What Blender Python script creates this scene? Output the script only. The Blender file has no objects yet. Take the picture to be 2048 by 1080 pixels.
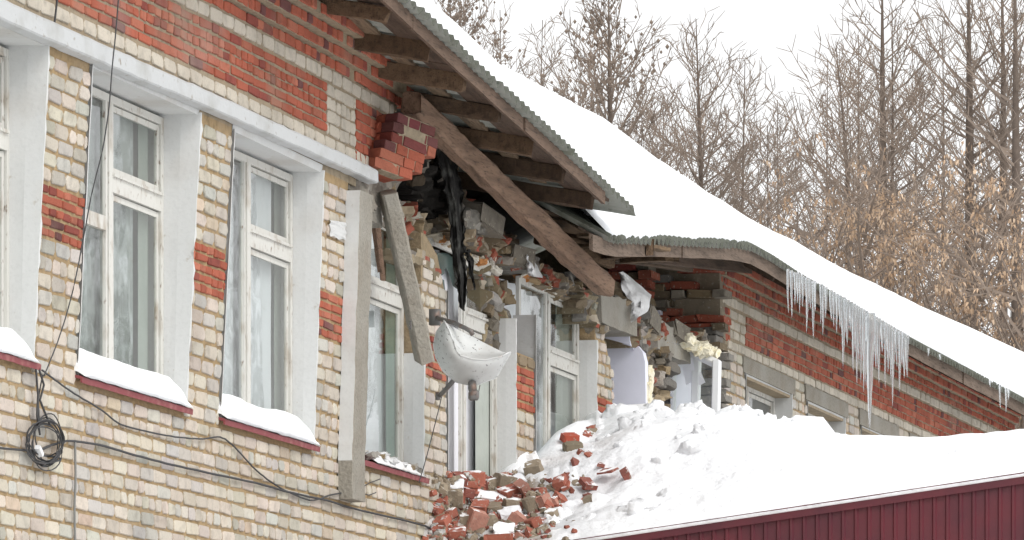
import bpy, math, random
from mathutils import Vector, Matrix, noise as mn

# ------------------------------------------------------------------ camera, world, light
scene = bpy.context.scene
COL = scene.collection
FX, VX, HY, K = 12000.0, 4150.0, 1930.0, 149400.0   # focal (px), vanishing point of the facade, horizon row, distance constant
TH = math.atan((VX - 1024) / FX)
CT, ST = math.cos(TH), math.sin(TH)
D = K / FX * CT                                       # distance of the camera from the facade plane y = 0
CZ = 1.6                                              # eye height

cam_data = bpy.data.cameras.new('camera')
cam = bpy.data.objects.new('camera', cam_data)
COL.objects.link(cam)
cam.location = (0, -D, CZ)
cam.rotation_euler = (math.pi / 2, 0, TH - math.pi / 2)
cam_data.sensor_width = 36
cam_data.lens = 36 * FX / 2048
cam_data.shift_y = (HY - 540) / 2048
cam_data.clip_end = 3000
scene.camera = cam

SUN_EL, SUN_AZ = math.radians(42), math.radians(215)
world = bpy.data.worlds.new('World')
scene.world = world
world.use_nodes = True
wn, wl = world.node_tree.nodes, world.node_tree.links
bg = wn['Background']
sky = wn.new('ShaderNodeTexSky')
sky.sky_type = 'NISHITA'
sky.sun_disc = False
sky.sun_elevation = SUN_EL
sky.sun_rotation = SUN_AZ
sky.air_density = 1.0
sky.dust_density = 6.0
bw = wn.new('ShaderNodeHueSaturation')                # an overcast sky has next to no colour
bw.inputs['Saturation'].default_value = 0.12
mixw = wn.new('ShaderNodeMix'); mixw.data_type = 'RGBA'
mixw.inputs[0].default_value = 0.65                   # even cloud layer
mixw.inputs[7].default_value = (9.6, 9.7, 9.8, 1)
wl.new(sky.outputs['Color'], bw.inputs['Color'])
wl.new(bw.outputs['Color'], mixw.inputs[6])
wl.new(mixw.outputs[2], bg.inputs['Color'])
bg.inputs['Strength'].default_value = 0.15

sun_data = bpy.data.lights.new('sun', 'SUN')
sun_data.energy = 1.2
sun_data.angle = math.radians(25)
sun_data.color = (1.0, 0.97, 0.93)
sun = bpy.data.objects.new('sun', sun_data)
COL.objects.link(sun)
sun.rotation_euler = (math.radians(48), 0, math.radians(-35))

scene.view_settings.view_transform = 'Standard'
scene.view_settings.look = 'None'
scene.view_settings.gamma = 1
scene.view_settings.exposure = 0.0
scene.cycles.max_bounces = 6
scene.cycles.transparent_max_bounces = 12

# ------------------------------------------------------------------ geometry helpers
R = random.Random(7)

def ray(xi, yi):
    r, u = (xi - 1024) / FX, (HY - yi) / FX
    return r * ST + CT, -r * CT + ST, u

def P(xi, yi, y=0.0):
    """point of the plane y = const seen at pixel (xi, yi)"""
    a, b, u = ray(xi, yi)
    t = (y + D) / b
    return Vector((a * t, y, CZ + u * t))

def PX(xi, yi, x):
    """the same for the plane x = const"""
    a, b, u = ray(xi, yi)
    t = x / a
    return Vector((x, -D + b * t, CZ + u * t))

def PD(xi, yi, Z):
    """the same at depth Z"""
    a, b, u = ray(xi, yi)
    return Vector((a * Z, -D + b * Z, CZ + u * Z))

def lerp_list(pts, t):
    if t <= pts[0][0]: return pts[0][1]
    for (a, va), (b, vb) in zip(pts, pts[1:]):
        if t <= b: return va + (vb - va) * (t - a) / (b - a)
    return pts[-1][1]

SILL, HEAD = 5.28, 7.22
LEANX = [(36, .10), (38, .105), (40.7, .075), (41.6, .06), (43.9, 0)]
def lean(x, z):
    """the damaged front leans out towards the street above the sills"""
    return -lerp_list(LEANX, x) * (min(max(z, SILL), HEAD) - SILL) / (HEAD - SILL)

def F(xi, yi, off=0.0):
    y = off
    for _ in range(4):
        p = P(xi, yi, y)
        y = off + lean(p.x, p.z)
    return p.x, p.z

def nz(p, s=1.0): return mn.noise(Vector(p) * s)
def fbm(p, s=1.0, o=4): return mn.fractal(Vector(p) * s, 0.8, 2.1, o)

class MB:
    def __init__(self): self.v, self.f, self.c, self.m = [], [], [], []
    def add(self, vs, fs, col=(1, 1, 1), mi=0):
        n = len(self.v)
        self.v.extend(tuple(p) for p in vs)
        for f in fs:
            self.f.append(tuple(i + n for i in f)); self.c.append(col); self.m.append(mi)
    def lean(self):
        self.v = [(x, y + lean(x, z), z) for x, y, z in self.v]; return self
    def box(self, a, b, col=(1, 1, 1), mi=0, jit=0):
        x0, y0, z0 = a; x1, y1, z1 = b
        vs = [(x, y, z) for z in (z0, z1) for y in (y0, y1) for x in (x0, x1)]
        if jit: vs = [tuple(c + R.uniform(-jit, jit) for c in p) for p in vs]
        self.add(vs, [(0, 2, 3, 1), (4, 5, 7, 6), (0, 1, 5, 4), (2, 6, 7, 3), (0, 4, 6, 2), (1, 3, 7, 5)], col, mi)
    def obox(self, c, dims, M, col=(1, 1, 1), mi=0, jit=0.0, bev=0.0):
        """oriented box with chamfered long edges and jittered corners"""
        hx, hy, hz = (d / 2 for d in dims)
        if not bev:
            vs = [Vector((sx * hx, sy * hy, sz * hz)) for sz in (-1, 1) for sy in (-1, 1) for sx in (-1, 1)]
            fs = [(0, 2, 3, 1), (4, 5, 7, 6), (0, 1, 5, 4), (2, 6, 7, 3), (0, 4, 6, 2), (1, 3, 7, 5)]
        else:
            pr = [(-hy + bev, -hz), (hy - bev, -hz), (hy, -hz + bev), (hy, hz - bev), (hy - bev, hz), (-hy + bev, hz), (-hy, hz - bev), (-hy, -hz + bev)]
            xs = [-hx, -hx + bev, hx - bev, hx]; vs = []; fs = []
            for k, x in enumerate(xs):
                q = 1 if k in (1, 2) else 1 - bev / max(min(hy, hz), 1e-6)
                vs += [Vector((x, a * q, b * q)) for a, b in pr]
            for k in range(3):
                for i in range(8):
                    j = (i + 1) % 8
                    fs.append((k * 8 + i, k * 8 + j, k * 8 + 8 + j, k * 8 + 8 + i))
            fs += [tuple(range(7, -1, -1)), tuple(range(24, 32))]
        out = []
        for p in vs:
            if jit: p = p + Vector((R.uniform(-jit, jit), R.uniform(-jit, jit), R.uniform(-jit, jit)))
            out.append(c + M @ p)
        self.add(out, fs, col, mi)
    def beam(self, p, q, w, h, col=(1, 1, 1), mi=0, seg=1, jit=0.0, up=(0, 0, 1), roll=0.0):
        p, q = Vector(p), Vector(q)
        d = (q - p).normalized()
        s = d.cross(Vector(up)).normalized(); u = s.cross(d)
        if roll:
            M = Matrix.Rotation(roll, 3, d); s, u = M @ s, M @ u
        ch = min(w, h) * .14
        pr = [(-w/2+ch, -h/2), (w/2-ch, -h/2), (w/2, -h/2+ch), (w/2, h/2-ch), (w/2-ch, h/2), (-w/2+ch, h/2), (-w/2, h/2-ch), (-w/2, -h/2+ch)]
        vs, fs = [], []
        for k in range(seg + 1):
            c = p.lerp(q, k / seg)
            for a, b in pr:
                vs.append(c + s * (a + R.uniform(-jit, jit)) + u * (b + R.uniform(-jit, jit)) + d * (R.uniform(-jit, jit) * 3 if k in (0, seg) else 0))
        for k in range(seg):
            for i in range(8):
                j = (i + 1) % 8
                fs.append((k * 8 + i, k * 8 + j, k * 8 + 8 + j, k * 8 + 8 + i))
        fs += [tuple(range(7, -1, -1)), tuple(range(seg * 8, seg * 8 + 8))]
        self.add(vs, fs, col, mi)
    def tube(self, pts, rad, n=5, col=(1, 1, 1), mi=0, cap=True):
        pts = [Vector(p) for p in pts]
        vs, fs = [], []
        m = len(pts)
        for k, p in enumerate(pts):
            d = (pts[min(k + 1, m - 1)] - pts[max(k - 1, 0)])
            d = d.normalized() if d.length > 1e-9 else Vector((0, 0, 1))
            a = d.cross(Vector((0, 0, 1)) if abs(d.z) < .9 else Vector((1, 0, 0))).normalized(); b = d.cross(a)
            r = rad[k] if isinstance(rad, (list, tuple)) else rad
            for i in range(n):
                t = 2 * math.pi * i / n
                vs.append(p + a * (math.cos(t) * r) + b * (math.sin(t) * r))
        for k in range(m - 1):
            for i in range(n):
                j = (i + 1) % n
                fs.append((k * n + i, k * n + j, k * n + n + j, k * n + n + i))
        if cap:
            fs.append(tuple(range(n - 1, -1, -1))); fs.append(tuple(range((m - 1) * n, m * n)))
        self.add(vs, fs, col, mi)
    def grid(self, rows, col=(1, 1, 1), mi=0, flip=False):
        n = len(rows[0]); vs = [p for r in rows for p in r]; fs = []
        for i in range(len(rows) - 1):
            for j in range(n - 1):
                a, b, c, d = i * n + j, i * n + j + 1, (i + 1) * n + j + 1, (i + 1) * n + j
                fs.append((a, d, c, b) if flip else (a, b, c, d))
        self.add(vs, fs, col, mi)
    def prism(self, poly, y0, y1, col=(1, 1, 1), mi=0):
        """polygon in (x, z), extruded from y0 (front) to y1"""
        n = len(poly)
        vs = [(x, y0, z) for x, z in poly] + [(x, y1, z) for x, z in poly]
        fs = [tuple(range(n)), tuple(range(2 * n - 1, n - 1, -1))] + [(i, i + n, (i + 1) % n + n, (i + 1) % n) for i in range(n)]
        self.add(vs, fs, col, mi)
    def build(self, name, mats, parent=None, smooth=False):
        me = bpy.data.meshes.new(name)
        me.from_pydata(self.v, [], self.f)
        at = me.color_attributes.new('Col', 'FLOAT_COLOR', 'CORNER')
        buf = []
        for f, c in zip(self.f, self.c):
            buf.extend((c[0], c[1], c[2], 1.0) * len(f))
        at.data.foreach_set('color', buf)
        for m in (mats if isinstance(mats, (list, tuple)) else [mats]): me.materials.append(m)
        me.polygons.foreach_set('material_index', self.m)
        if smooth: me.polygons.foreach_set('use_smooth', [True] * len(self.f))
        me.update()
        o = bpy.data.objects.new(name, me)
        COL.objects.link(o)
        if parent: o.parent = parent
        return o

def tag(o, label=None, cat=None, group=None, kind=None):
    if label: o['label'] = label
    if cat: o['category'] = cat
    if group: o['group'] = group
    if kind: o['kind'] = kind
    return o

def empty(name, loc=(0, 0, 0)):
    o = bpy.data.objects.new(name, None)
    o.location = loc; o.empty_display_size = .2
    COL.objects.link(o); return o

def inside(poly, x, z):
    r = False; n = len(poly)
    for i in range(n):
        (x1, z1), (x2, z2) = poly[i], poly[(i + 1) % n]
        if (z1 > z) != (z2 > z) and x < (x2 - x1) * (z - z1) / (z2 - z1) + x1: r = not r
    return r

# ------------------------------------------------------------------ materials
def mat(name, color=(.5, .5, .5), rough=.8, attr=False, noise=None, bump=None, metal=0.0, spec=.3, stretch=None, ramp=None, extra=None):
    """noise = [(scale, colour, low, high, detail), ...] layers mixed over the base colour; bump = (scale, strength, distance)"""
    m = bpy.data.materials.new(name); m.use_nodes = True
    n, l = m.node_tree.nodes, m.node_tree.links
    b = n['Principled BSDF']
    b.inputs['Roughness'].default_value = rough
    b.inputs['Metallic'].default_value = metal
    b.inputs['Specular IOR Level'].default_value = spec
    tc = n.new('ShaderNodeTexCoord')
    src = tc.outputs['Object']
    if stretch:
        mp = n.new('ShaderNodeMapping'); mp.inputs['Scale'].default_value = stretch
        l.new(src, mp.inputs['Vector']); src = mp.outputs['Vector']
    if attr:
        a = n.new('ShaderNodeAttribute'); a.attribute_name = 'Col'; cur = a.outputs['Color']
    else:
        a = n.new('ShaderNodeRGB'); a.outputs[0].default_value = (*color, 1); cur = a.outputs[0]
    for sc, c2, lo, hi, det in (noise or []):
        t = n.new('ShaderNodeTexNoise'); t.inputs['Scale'].default_value = sc; t.inputs['Detail'].default_value = det
        l.new(src, t.inputs['Vector'])
        r = n.new('ShaderNodeMapRange'); r.inputs['From Min'].default_value = lo; r.inputs['From Max'].default_value = hi
        l.new(t.outputs['Fac'], r.inputs['Value'])
        x = n.new('ShaderNodeMix'); x.data_type = 'RGBA'
        l.new(r.outputs['Result'], x.inputs[0]); l.new(cur, x.inputs[6])
        if isinstance(c2, (int, float)):
            mu = n.new('ShaderNodeMix'); mu.data_type = 'RGBA'; mu.blend_type = 'MULTIPLY'
            mu.inputs[0].default_value = 1; mu.inputs[7].default_value = (c2, c2, c2, 1)
            l.new(cur, mu.inputs[6]); l.new(mu.outputs[2], x.inputs[7])
        else:
            x.inputs[7].default_value = (*c2, 1)
        cur = x.outputs[2]
    l.new(cur, b.inputs['Base Color'])
    if bump:
        t = n.new('ShaderNodeTexNoise'); t.inputs['Scale'].default_value = bump[0]; t.inputs['Detail'].default_value = 6
        l.new(src, t.inputs['Vector'])
        bp = n.new('ShaderNodeBump'); bp.inputs['Strength'].default_value = bump[1]; bp.inputs['Distance'].default_value = bump[2]
        l.new(t.outputs['Fac'], bp.inputs['Height']); l.new(bp.outputs['Normal'], b.inputs['Normal'])
    return m

M_BRICK = mat('brick', attr=True, rough=.9, noise=[(.55, .74, .50, .72, 6), (9, .72, .5, .75, 5), (60, .8, .5, .8, 3), (1.1, (.30, .24, .18), .56, .95, 4), (.7, (.40, .36, .31), .62, 1.05, 5)], bump=(70, .5, .01))
M_MORTAR = mat('mortar', attr=True, rough=.95, noise=[(14, .65, .45, .75, 6), (3, (.34, .26, .17), .5, .8, 4)], bump=(40, .7, .02))
M_PLASTER = mat('whitewash', (.58, .585, .575), .9, noise=[(1.1, (.47, .46, .43), .54, .72, 8), (2.2, (.52, .50, .47), .52, .8, 5), (16, (.40, .36, .31), .68, .80, 6), (45, .92, .5, .8, 4)], bump=(14, .22, .02))
M_STRIP = mat('greyed_whitewash', (.50, .51, .51), .9, noise=[(3, (.38, .38, .36), .5, .75, 6), (18, (.28, .25, .21), .63, .76, 6)], bump=(22, .4, .02))
M_CONC = mat('concrete', (.28, .26, .22), .95, noise=[(5, (.24, .21, .17), .45, .75, 6), (40, .7, .5, .8, 5), (1.8, (.33, .315, .28), .5, .8, 3)], bump=(45, .6, .02))
M_PAINT = mat('old_white_paint', (.58, .57, .53), .6, noise=[(7, (.38, .33, .27), .52, .70, 6), (30, (.22, .17, .13), .61, .72, 6)], bump=(40, .4, .008), stretch=(1, 1, .5))
M_WOOD = mat('weathered_timber', attr=True, rough=.9, noise=[(6, .5, .45, .75, 6), (24, (.05, .035, .025), .56, .76, 5)], bump=(26, .6, .02), stretch=(.35, 3, 3))
M_SLATE = mat('corrugated_asbestos', (.32, .33, .30), .95, noise=[(4, (.20, .21, .17), .45, .7, 6), (22, (.09, .095, .075), .6, .8, 5)], bump=(40, .4, .01))  # pale sheets, colour raised to offset the dim light on the underside
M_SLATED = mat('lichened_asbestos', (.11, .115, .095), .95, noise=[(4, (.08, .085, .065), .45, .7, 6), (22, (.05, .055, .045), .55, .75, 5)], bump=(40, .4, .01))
M_SNOW = mat('snow', (.90, .915, .93), .85, noise=[(1.2, (.86, .88, .91), .4, .7, 4)], bump=(5, .35, .08), spec=.2)
M_DSNOW = mat('dirty_snow', (.80, .80, .80), .9, noise=[(1.4, (.62, .60, .57), .45, .75, 6), (9, (.46, .42, .38), .63, .8, 6)], bump=(9, .7, .08), spec=.2)
M_SNOWPILE = None
M_MAROON = mat('maroon_paint', (.108, .016, .024), .42, noise=[(3, (.075, .014, .023), .4, .7, 4), (30, .8, .6, .8, 4)], spec=.5)
M_SILLM = mat('sill_maroon', (.22, .05, .055), .6, noise=[(12, (.32, .13, .12), .5, .75, 5)], spec=.4)
M_BARK = mat('larch_bark', (.14, .11, .09), .95, noise=[(8, (.11, .085, .07), .45, .7, 5)], bump=(20, .5, .02))
M_TWIG = mat('twig', (.25, .195, .155), .95, noise=[(.6, (.21, .17, .14), .4, .7, 3)])
M_LEAF = mat('dead_leaf', attr=True, rough=.9)
M_FELT = mat('charred_felt', (.022, .021, .02), 1.0, noise=[(7, (.11, .11, .10), .5, .72, 8), (3, (.10, .07, .045), .6, .8, 6)], bump=(16, .9, .03), spec=.05)
M_DISH = mat('dish_paint', (.60, .61, .60), .5, noise=[(5, (.50, .50, .47), .5, .75, 5), (14, (.34, .17, .10), .69, .78, 5), (44, (.12, .115, .11), .63, .67, 6), (2.5, (.45, .45, .44), .5, .7, 3)], spec=.3)
M_STEEL = mat('grey_steel', (.16, .155, .15), .5, noise=[(12, (.17, .10, .07), .55, .75, 5)], metal=.3, spec=.5)
M_CABLE = mat('black_cable', (.055, .055, .057), .6)
M_GREYCABLE = mat('grey_cable', (.20, .20, .19), .6)
M_CURT = mat('curtain', (.42, .45, .41), .9, noise=[(3, .85, .4, .7, 3)])
M_CURTG = mat('reflection_mottled_curtain', (.36, .38, .37), .9, noise=[(9, (.55, .57, .58), .48, .66, 7), (4, (.22, .24, .23), .55, .75, 6)])  # mottling paints the trees and snow reflected in the panes
M_CURTD = mat('green_curtain', (.26, .36, .31), .9, noise=[(3, .8, .4, .7, 3)])
M_CURTW = mat('white_curtain_and_glare', (.84, .84, .88), .9, noise=[(2, .92, .4, .7, 3)])  # white curtain colour, also lends panes the brightness of reflected sky
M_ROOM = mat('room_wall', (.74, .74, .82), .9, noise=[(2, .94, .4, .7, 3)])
M_LILAC = mat('lilac_wall', (.80, .81, .92), .85, noise=[(3, .93, .45, .7, 4)])
M_FOAM = mat('builders_foam', (.80, .75, .60), .9, noise=[(14, (.66, .56, .30), .5, .75, 5)], bump=(30, .8, .03))
M_PVC = mat('white_pvc', (.78, .79, .80), .35, spec=.5)
M_SHARD = mat('shard_glass', (.09, .13, .12), .15, spec=.5)
M_DARK = mat('attic_dark', (.12, .095, .07), .95)
M_PAPER = mat('reflected_paper', (.85, .86, .88), .8)

def glass_mat(name, tint, refl):
    m = bpy.data.materials.new(name); m.use_nodes = True
    n, l = m.node_tree.nodes, m.node_tree.links
    n.remove(n['Principled BSDF'])
    out = n['Material Output']
    tr = n.new('ShaderNodeBsdfTransparent'); tr.inputs['Color'].default_value = (*tint, 1)
    gl = n.new('ShaderNodeBsdfGlossy'); gl.inputs['Roughness'].default_value = .03
    lw = n.new('ShaderNodeLayerWeight'); lw.inputs['Blend'].default_value = .5
    pw = n.new('ShaderNodeMath'); pw.operation = 'POWER'; pw.inputs[1].default_value = 3.5
    fr = n.new('ShaderNodeMath'); fr.operation = 'MULTIPLY_ADD'; fr.inputs[1].default_value = refl; fr.inputs[2].default_value = .08
    l.new(lw.outputs['Facing'], pw.inputs[0]); l.new(pw.outputs[0], fr.inputs[0])
    tcx = n.new('ShaderNodeTexCoord')
    nt = n.new('ShaderNodeTexNoise'); nt.inputs['Scale'].default_value = 1.6; nt.inputs['Detail'].default_value = 2
    bp = n.new('ShaderNodeBump'); bp.inputs['Strength'].default_value = .25; bp.inputs['Distance'].default_value = .02
    l.new(tcx.outputs['Object'], nt.inputs['Vector']); l.new(nt.outputs['Fac'], bp.inputs['Height'])
    l.new(bp.outputs['Normal'], gl.inputs['Normal'])
    mx = n.new('ShaderNodeMixShader')
    l.new(fr.outputs[0], mx.inputs['Fac']); l.new(tr.outputs[0], mx.inputs[1]); l.new(gl.outputs[0], mx.inputs[2])
    l.new(mx.outputs[0], out.inputs['Surface'])
    return m
M_GLASS = glass_mat('window_glass', (.80, .84, .82), 1.1)

def ice_mat():
    m = bpy.data.materials.new('ice'); m.use_nodes = True
    b = m.node_tree.nodes['Principled BSDF']
    b.inputs['Base Color'].default_value = (.93, .96, .98, 1)
    b.inputs['Roughness'].default_value = .06
    b.inputs['IOR'].default_value = 1.31
    b.inputs['Transmission Weight'].default_value = .8
    return m
M_ICE = ice_mat()

def snowdust_mat(name, amount):
    """attribute colour with snow lying on the faces that look up"""
    m = mat(name, attr=True, rough=.9, noise=[(10, .7, .5, .75, 5), (34, (.36, .33, .27), .60, .72, 5)], bump=(60, .5, .01))
    n, l = m.node_tree.nodes, m.node_tree.links
    b = n['Principled BSDF']; cur = b.inputs['Base Color'].links[0].from_socket
    g = n.new('ShaderNodeNewGeometry'); sx = n.new('ShaderNodeSeparateXYZ'); l.new(g.outputs['Normal'], sx.inputs[0])
    t = n.new('ShaderNodeTexNoise'); t.inputs['Scale'].default_value = 9; t.inputs['Detail'].default_value = 5
    l.new(g.outputs['Position'], t.inputs['Vector'])
    ad = n.new('ShaderNodeMath'); ad.operation = 'MULTIPLY_ADD'; ad.inputs[1].default_value = 1.3
    l.new(t.outputs['Fac'], ad.inputs[0]); l.new(sx.outputs['Z'], ad.inputs[2])
    r = n.new('ShaderNodeMapRange'); r.inputs['From Min'].default_value = 1.52 - amount; r.inputs['From Max'].default_value = 1.62 - amount
    l.new(ad.outputs[0], r.inputs['Value'])
    x = n.new('ShaderNodeMix'); x.data_type = 'RGBA'; x.inputs[7].default_value = (.88, .89, .9, 1)
    l.new(r.outputs['Result'], x.inputs[0]); l.new(cur, x.inputs[6]); l.new(x.outputs[2], b.inputs['Base Color'])
    return m
M_RUBBLE = snowdust_mat('rubble_brick', -.05)
M_RUIN = snowdust_mat('broken_masonry', -.45)

# ------------------------------------------------------------------ brick colours
def c_white():
    k = R.random()
    if k < .72: b = (.53, .475, .40)
    elif k < .91: b = (.47, .445, .40)
    elif k < .95: b = (.53, .43, .33)
    else: b = (.40, .37, .31)
    s = R.uniform(.86, 1.1)
    return tuple(c * s * R.uniform(.97, 1.03) for c in b)
def c_cream():
    b = (.56, .505, .42); s = R.uniform(.9, 1.08)
    return tuple(c * s for c in b)
def c_red():
    k = R.random()
    if k < .70: b = (.39, .108, .064)
    elif k < .86: b = (.43, .145, .09)
    elif k < .95: b = (.27, .068, .050)
    else: b = (.16, .062, .058)
    s = R.uniform(.85, 1.12)
    return tuple(c * s for c in b)
TAN, GREYM = (.37, .265, .145), (.33, .27, .19)

def brick(mb, x0, x1, z0, z1, y, col, depth=.03, rnd=.016, yj=.004):
    y += R.uniform(-yj, yj)
    j = lambda a: R.uniform(-a, a)
    ring, back = [], []
    rr = [min(rnd * R.uniform(.35, 1.5), (x1 - x0) * .4, (z1 - z0) * .4) for _ in range(4)]
    dx = [j(.005) for _ in range(4)]; dz = [j(.005) for _ in range(4)]
    cs = [(x0, z0, 1, 1), (x1, z0, -1, 1), (x1, z1, -1, -1), (x0, z1, 1, -1)]
    for i, (cx, cz, sx, sz) in enumerate(cs):
        cx += dx[i]; cz += dz[i]; r = rr[i]
        a, b = (cx, cz + sz * r), (cx + sx * r, cz)
        seq = (a, b) if i in (0, 2) else (b, a)
        ring += seq
    cx, cz = (x0 + x1) / 2, (z0 + z1) / 2
    e = .005
    def ins(p): return (p[0] + (e if p[0] < cx else -e), p[1] + (e if p[1] < cz else -e))
    t = j(.003)
    vs = [(ins(p)[0], y + t * (1 if p[0] < cx else -1), ins(p)[1]) for p in ring] + [(p[0], y + .006, p[1]) for p in ring] + [(p[0], y + depth, p[1]) for p in ring]
    fs = [tuple(range(8))]
    for k in (0, 8):
        fs += [(k + i, k + 8 + i, k + 8 + (i + 1) % 8, k + (i + 1) % 8) for i in range(8)]
    mb.add(vs, fs, col)

def courses(mb, x0, x1, z0, z1, n, colf, y=0.0, clip=None, head=.22, gap=.020, rnd=.018, hdr=None, endjag=0.0):
    """n courses of bricks between z0 and z1, from x0 to x1, kept only where their middle is inside clip"""
    ph = (z1 - z0) / n
    for k in range(n):
        za, zb = z0 + k * ph + gap / 2, z0 + (k + 1) * ph - gap / 2
        header = (R.random() < head) if hdr is None else hdr
        L = .12 if header else .25
        x = x0 - R.uniform(0, L)
        xe = x1 + (R.uniform(-endjag, endjag) if endjag else 0)
        wob = R.uniform(-.003, .003)
        while x < xe:
            l = L
            if not header and R.random() < .08: l = .12
            a, b = max(x, x0), min(x + l, xe)
            if b - a > .03 and (clip is None or inside(clip, (a + b) / 2, (za + zb) / 2)):
                brick(mb, a + .001, b - .001, za + wob, zb + wob, y, colf(), rnd=rnd)
            x += l + gap * R.uniform(.7, 1.3)
        
def chunk(mb, c, dims, col, M=None, jit=.18, mi=0, sharp=False):
    """broken brick or mortar lump: a box with its corners knocked off"""
    M = M or Matrix.Rotation(R.uniform(-.5, .5), 3, 'X') @ Matrix.Rotation(R.uniform(-.5, .5), 3, 'Y') @ Matrix.Rotation(R.uniform(0, 3.1), 3, 'Z')
    g = [-1, -.86, .86, 1] if sharp else [-1, -.45, .45, 1]
    idx, vs, fs = {}, [], []
    for i in range(4):
        for j in range(4):
            for k in range(4):
                if i in (0, 3) or j in (0, 3) or k in (0, 3):
                    p = Vector((g[i], g[j], g[k]))
                    ex = sum(1 for q in (i, j, k) if q in (0, 3))
                    f = ({1: 1, 2: .985, 3: .93} if sharp else {1: 1, 2: .96, 3: .88})[ex] * (1 + R.uniform(-jit, jit) * (.25 if ex == 1 else .8))
                    p = Vector((p.x * dims[0] / 2 * f, p.y * dims[1] / 2 * f, p.z * dims[2] / 2 * (1 + (f - 1) * 1.1)))
                    idx[i, j, k] = len(vs); vs.append(c + M @ p)
    for a in range(3):
        for b in range(3):
            for s, fl in ((0, False), (3, True)):
                for q in ([(s, a, b), (s, a, b + 1), (s, a + 1, b + 1), (s, a + 1, b)],
                          [(a, s, b), (a + 1, s, b), (a + 1, s, b + 1), (a, s, b + 1)],
                          [(a, b, s), (a, b + 1, s), (a + 1, b + 1, s), (a + 1, b, s)]):
                    f = tuple(idx[t] for t in q)
                    fs.append(f[::-1] if fl else f)
    mb.add(vs, fs, col, mi)

def rough(mb, poly, y, amp, thick=.35, res=.045, col=TAN, seed=0, mi=0, sc=7, mix=(.5, .22, .2)):
    """broken wall core: a displaced sheet cut to the polygon (x, z), with sides going back"""
    xs = [p[0] for p in poly]; zs = [p[1] for p in poly]
    nx, nzz = int((max(xs) - min(xs)) / res) + 2, int((max(zs) - min(zs)) / res) + 2
    ok = {}; vid = {}; vs = []; fs = []; edge = {}; cols = []
    def cell(x, z):
        k = math.floor(z / .077); return random.Random(math.floor(x / .125 + .5 * (k % 2)) * 7919 + k * 104729 + int(seed))
    def tone(x, z):
        c = cell(x, z); c.random(); u = c.random(); w = c.uniform(.65, 1.1)
        if u < mix[0]: b = col
        elif u < mix[0] + mix[1]: b = (.22, .195, .165)
        elif u < mix[0] + mix[1] + mix[2]: b = (.30, .085, .055)
        else: b = (.42, .36, .28)
        return tuple(q * w for q in b)
    for i in range(nx):
        for k in range(nzz):
            ok[i, k] = inside(poly, min(xs) + (i + .5) * res, min(zs) + (k + .5) * res)
    def V(i, k):
        if (i, k) not in vid:
            x, z = min(xs) + i * res, min(zs) + k * res
            q = (x + seed, z, seed * 3.1)
            cr = cell(x, z); yy = y + amp * (.55 * fbm(q, sc) + .8 * abs(nz(q, sc * .45)) + .8 * (cr.random() - .5))
            vid[i, k] = len(vs); vs.append((x + nz(q, 11) * res * .5, yy, z + nz((x, z, seed + 9), 11) * res * .5))
        return vid[i, k]
    for (i, k), o in ok.items():
        if not o: continue
        f = (V(i, k), V(i + 1, k), V(i + 1, k + 1), V(i, k + 1)); fs.append(f); cols.append(tone(min(xs) + (i + .5) * res, min(zs) + (k + .5) * res))
        for a, b, ni, nk in ((f[0], f[1], i, k - 1), (f[1], f[2], i + 1, k), (f[2], f[3], i, k + 1), (f[3], f[0], i - 1, k)):
            if not ok.get((ni, nk)): edge[a, b] = 1
    bk = {}
    def B(a):
        if a not in bk: bk[a] = len(vs); vs.append((vs[a][0], y + thick, vs[a][2]))
        return bk[a]
    n0 = len(mb.c)
    for a, b in edge: fs.append((a, B(a), B(b), b))
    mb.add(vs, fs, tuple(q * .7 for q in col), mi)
    mb.c[n0:n0 + len(cols)] = cols

def embed(mb, poly, y, n, kinds, amp=.06, big=(.25, .12, .07)):
    """half-loose bricks and lumps sticking out of a broken face"""
    xs = [p[0] for p in poly]; zs = [p[1] for p in poly]
    k = t = 0; n = int(n * .42)
    while k < n and t < n * 30:
        t += 1
        x, z = R.uniform(min(xs), max(xs)), R.uniform(min(zs), max(zs))
        if not inside(poly, x, z): continue
        k += 1
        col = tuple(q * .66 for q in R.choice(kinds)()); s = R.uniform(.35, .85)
        M = Matrix.Rotation(R.uniform(-.45, .45), 3, 'Y') @ Matrix.Rotation(R.uniform(-.4, .4), 3, 'Z') @ Matrix.Rotation(R.uniform(-.3, .3), 3, 'X')
        chunk(mb, Vector((x, y + R.uniform(-amp * .6, amp) + .06, z)), (big[0] * s, big[1] * R.uniform(.7, 1.2), big[2] * R.uniform(.7, 1.3)), col, M)
def c_mort():
    s = R.uniform(.6, 1.15); b = R.choice([(.36, .27, .16), (.33, .29, .23), (.26, .20, .13)])
    return tuple(c * s for c in b)
def c_grey():
    s = R.uniform(.7, 1.1); return (.30 * s, .28 * s, .25 * s)

# ------------------------------------------------------------------ ground
gm = MB()
gm.grid([[(x, y, 0.03 * nz((x, y, 0), .2)) for x in (-600, -100, 0, 20, 40, 60, 80, 120, 300, 900)] for y in (-700, -200, -60, -20, 0, 30, 80, 200, 900)])
tag(gm.build('ground', M_SNOW, smooth=True), kind='structure')

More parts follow.
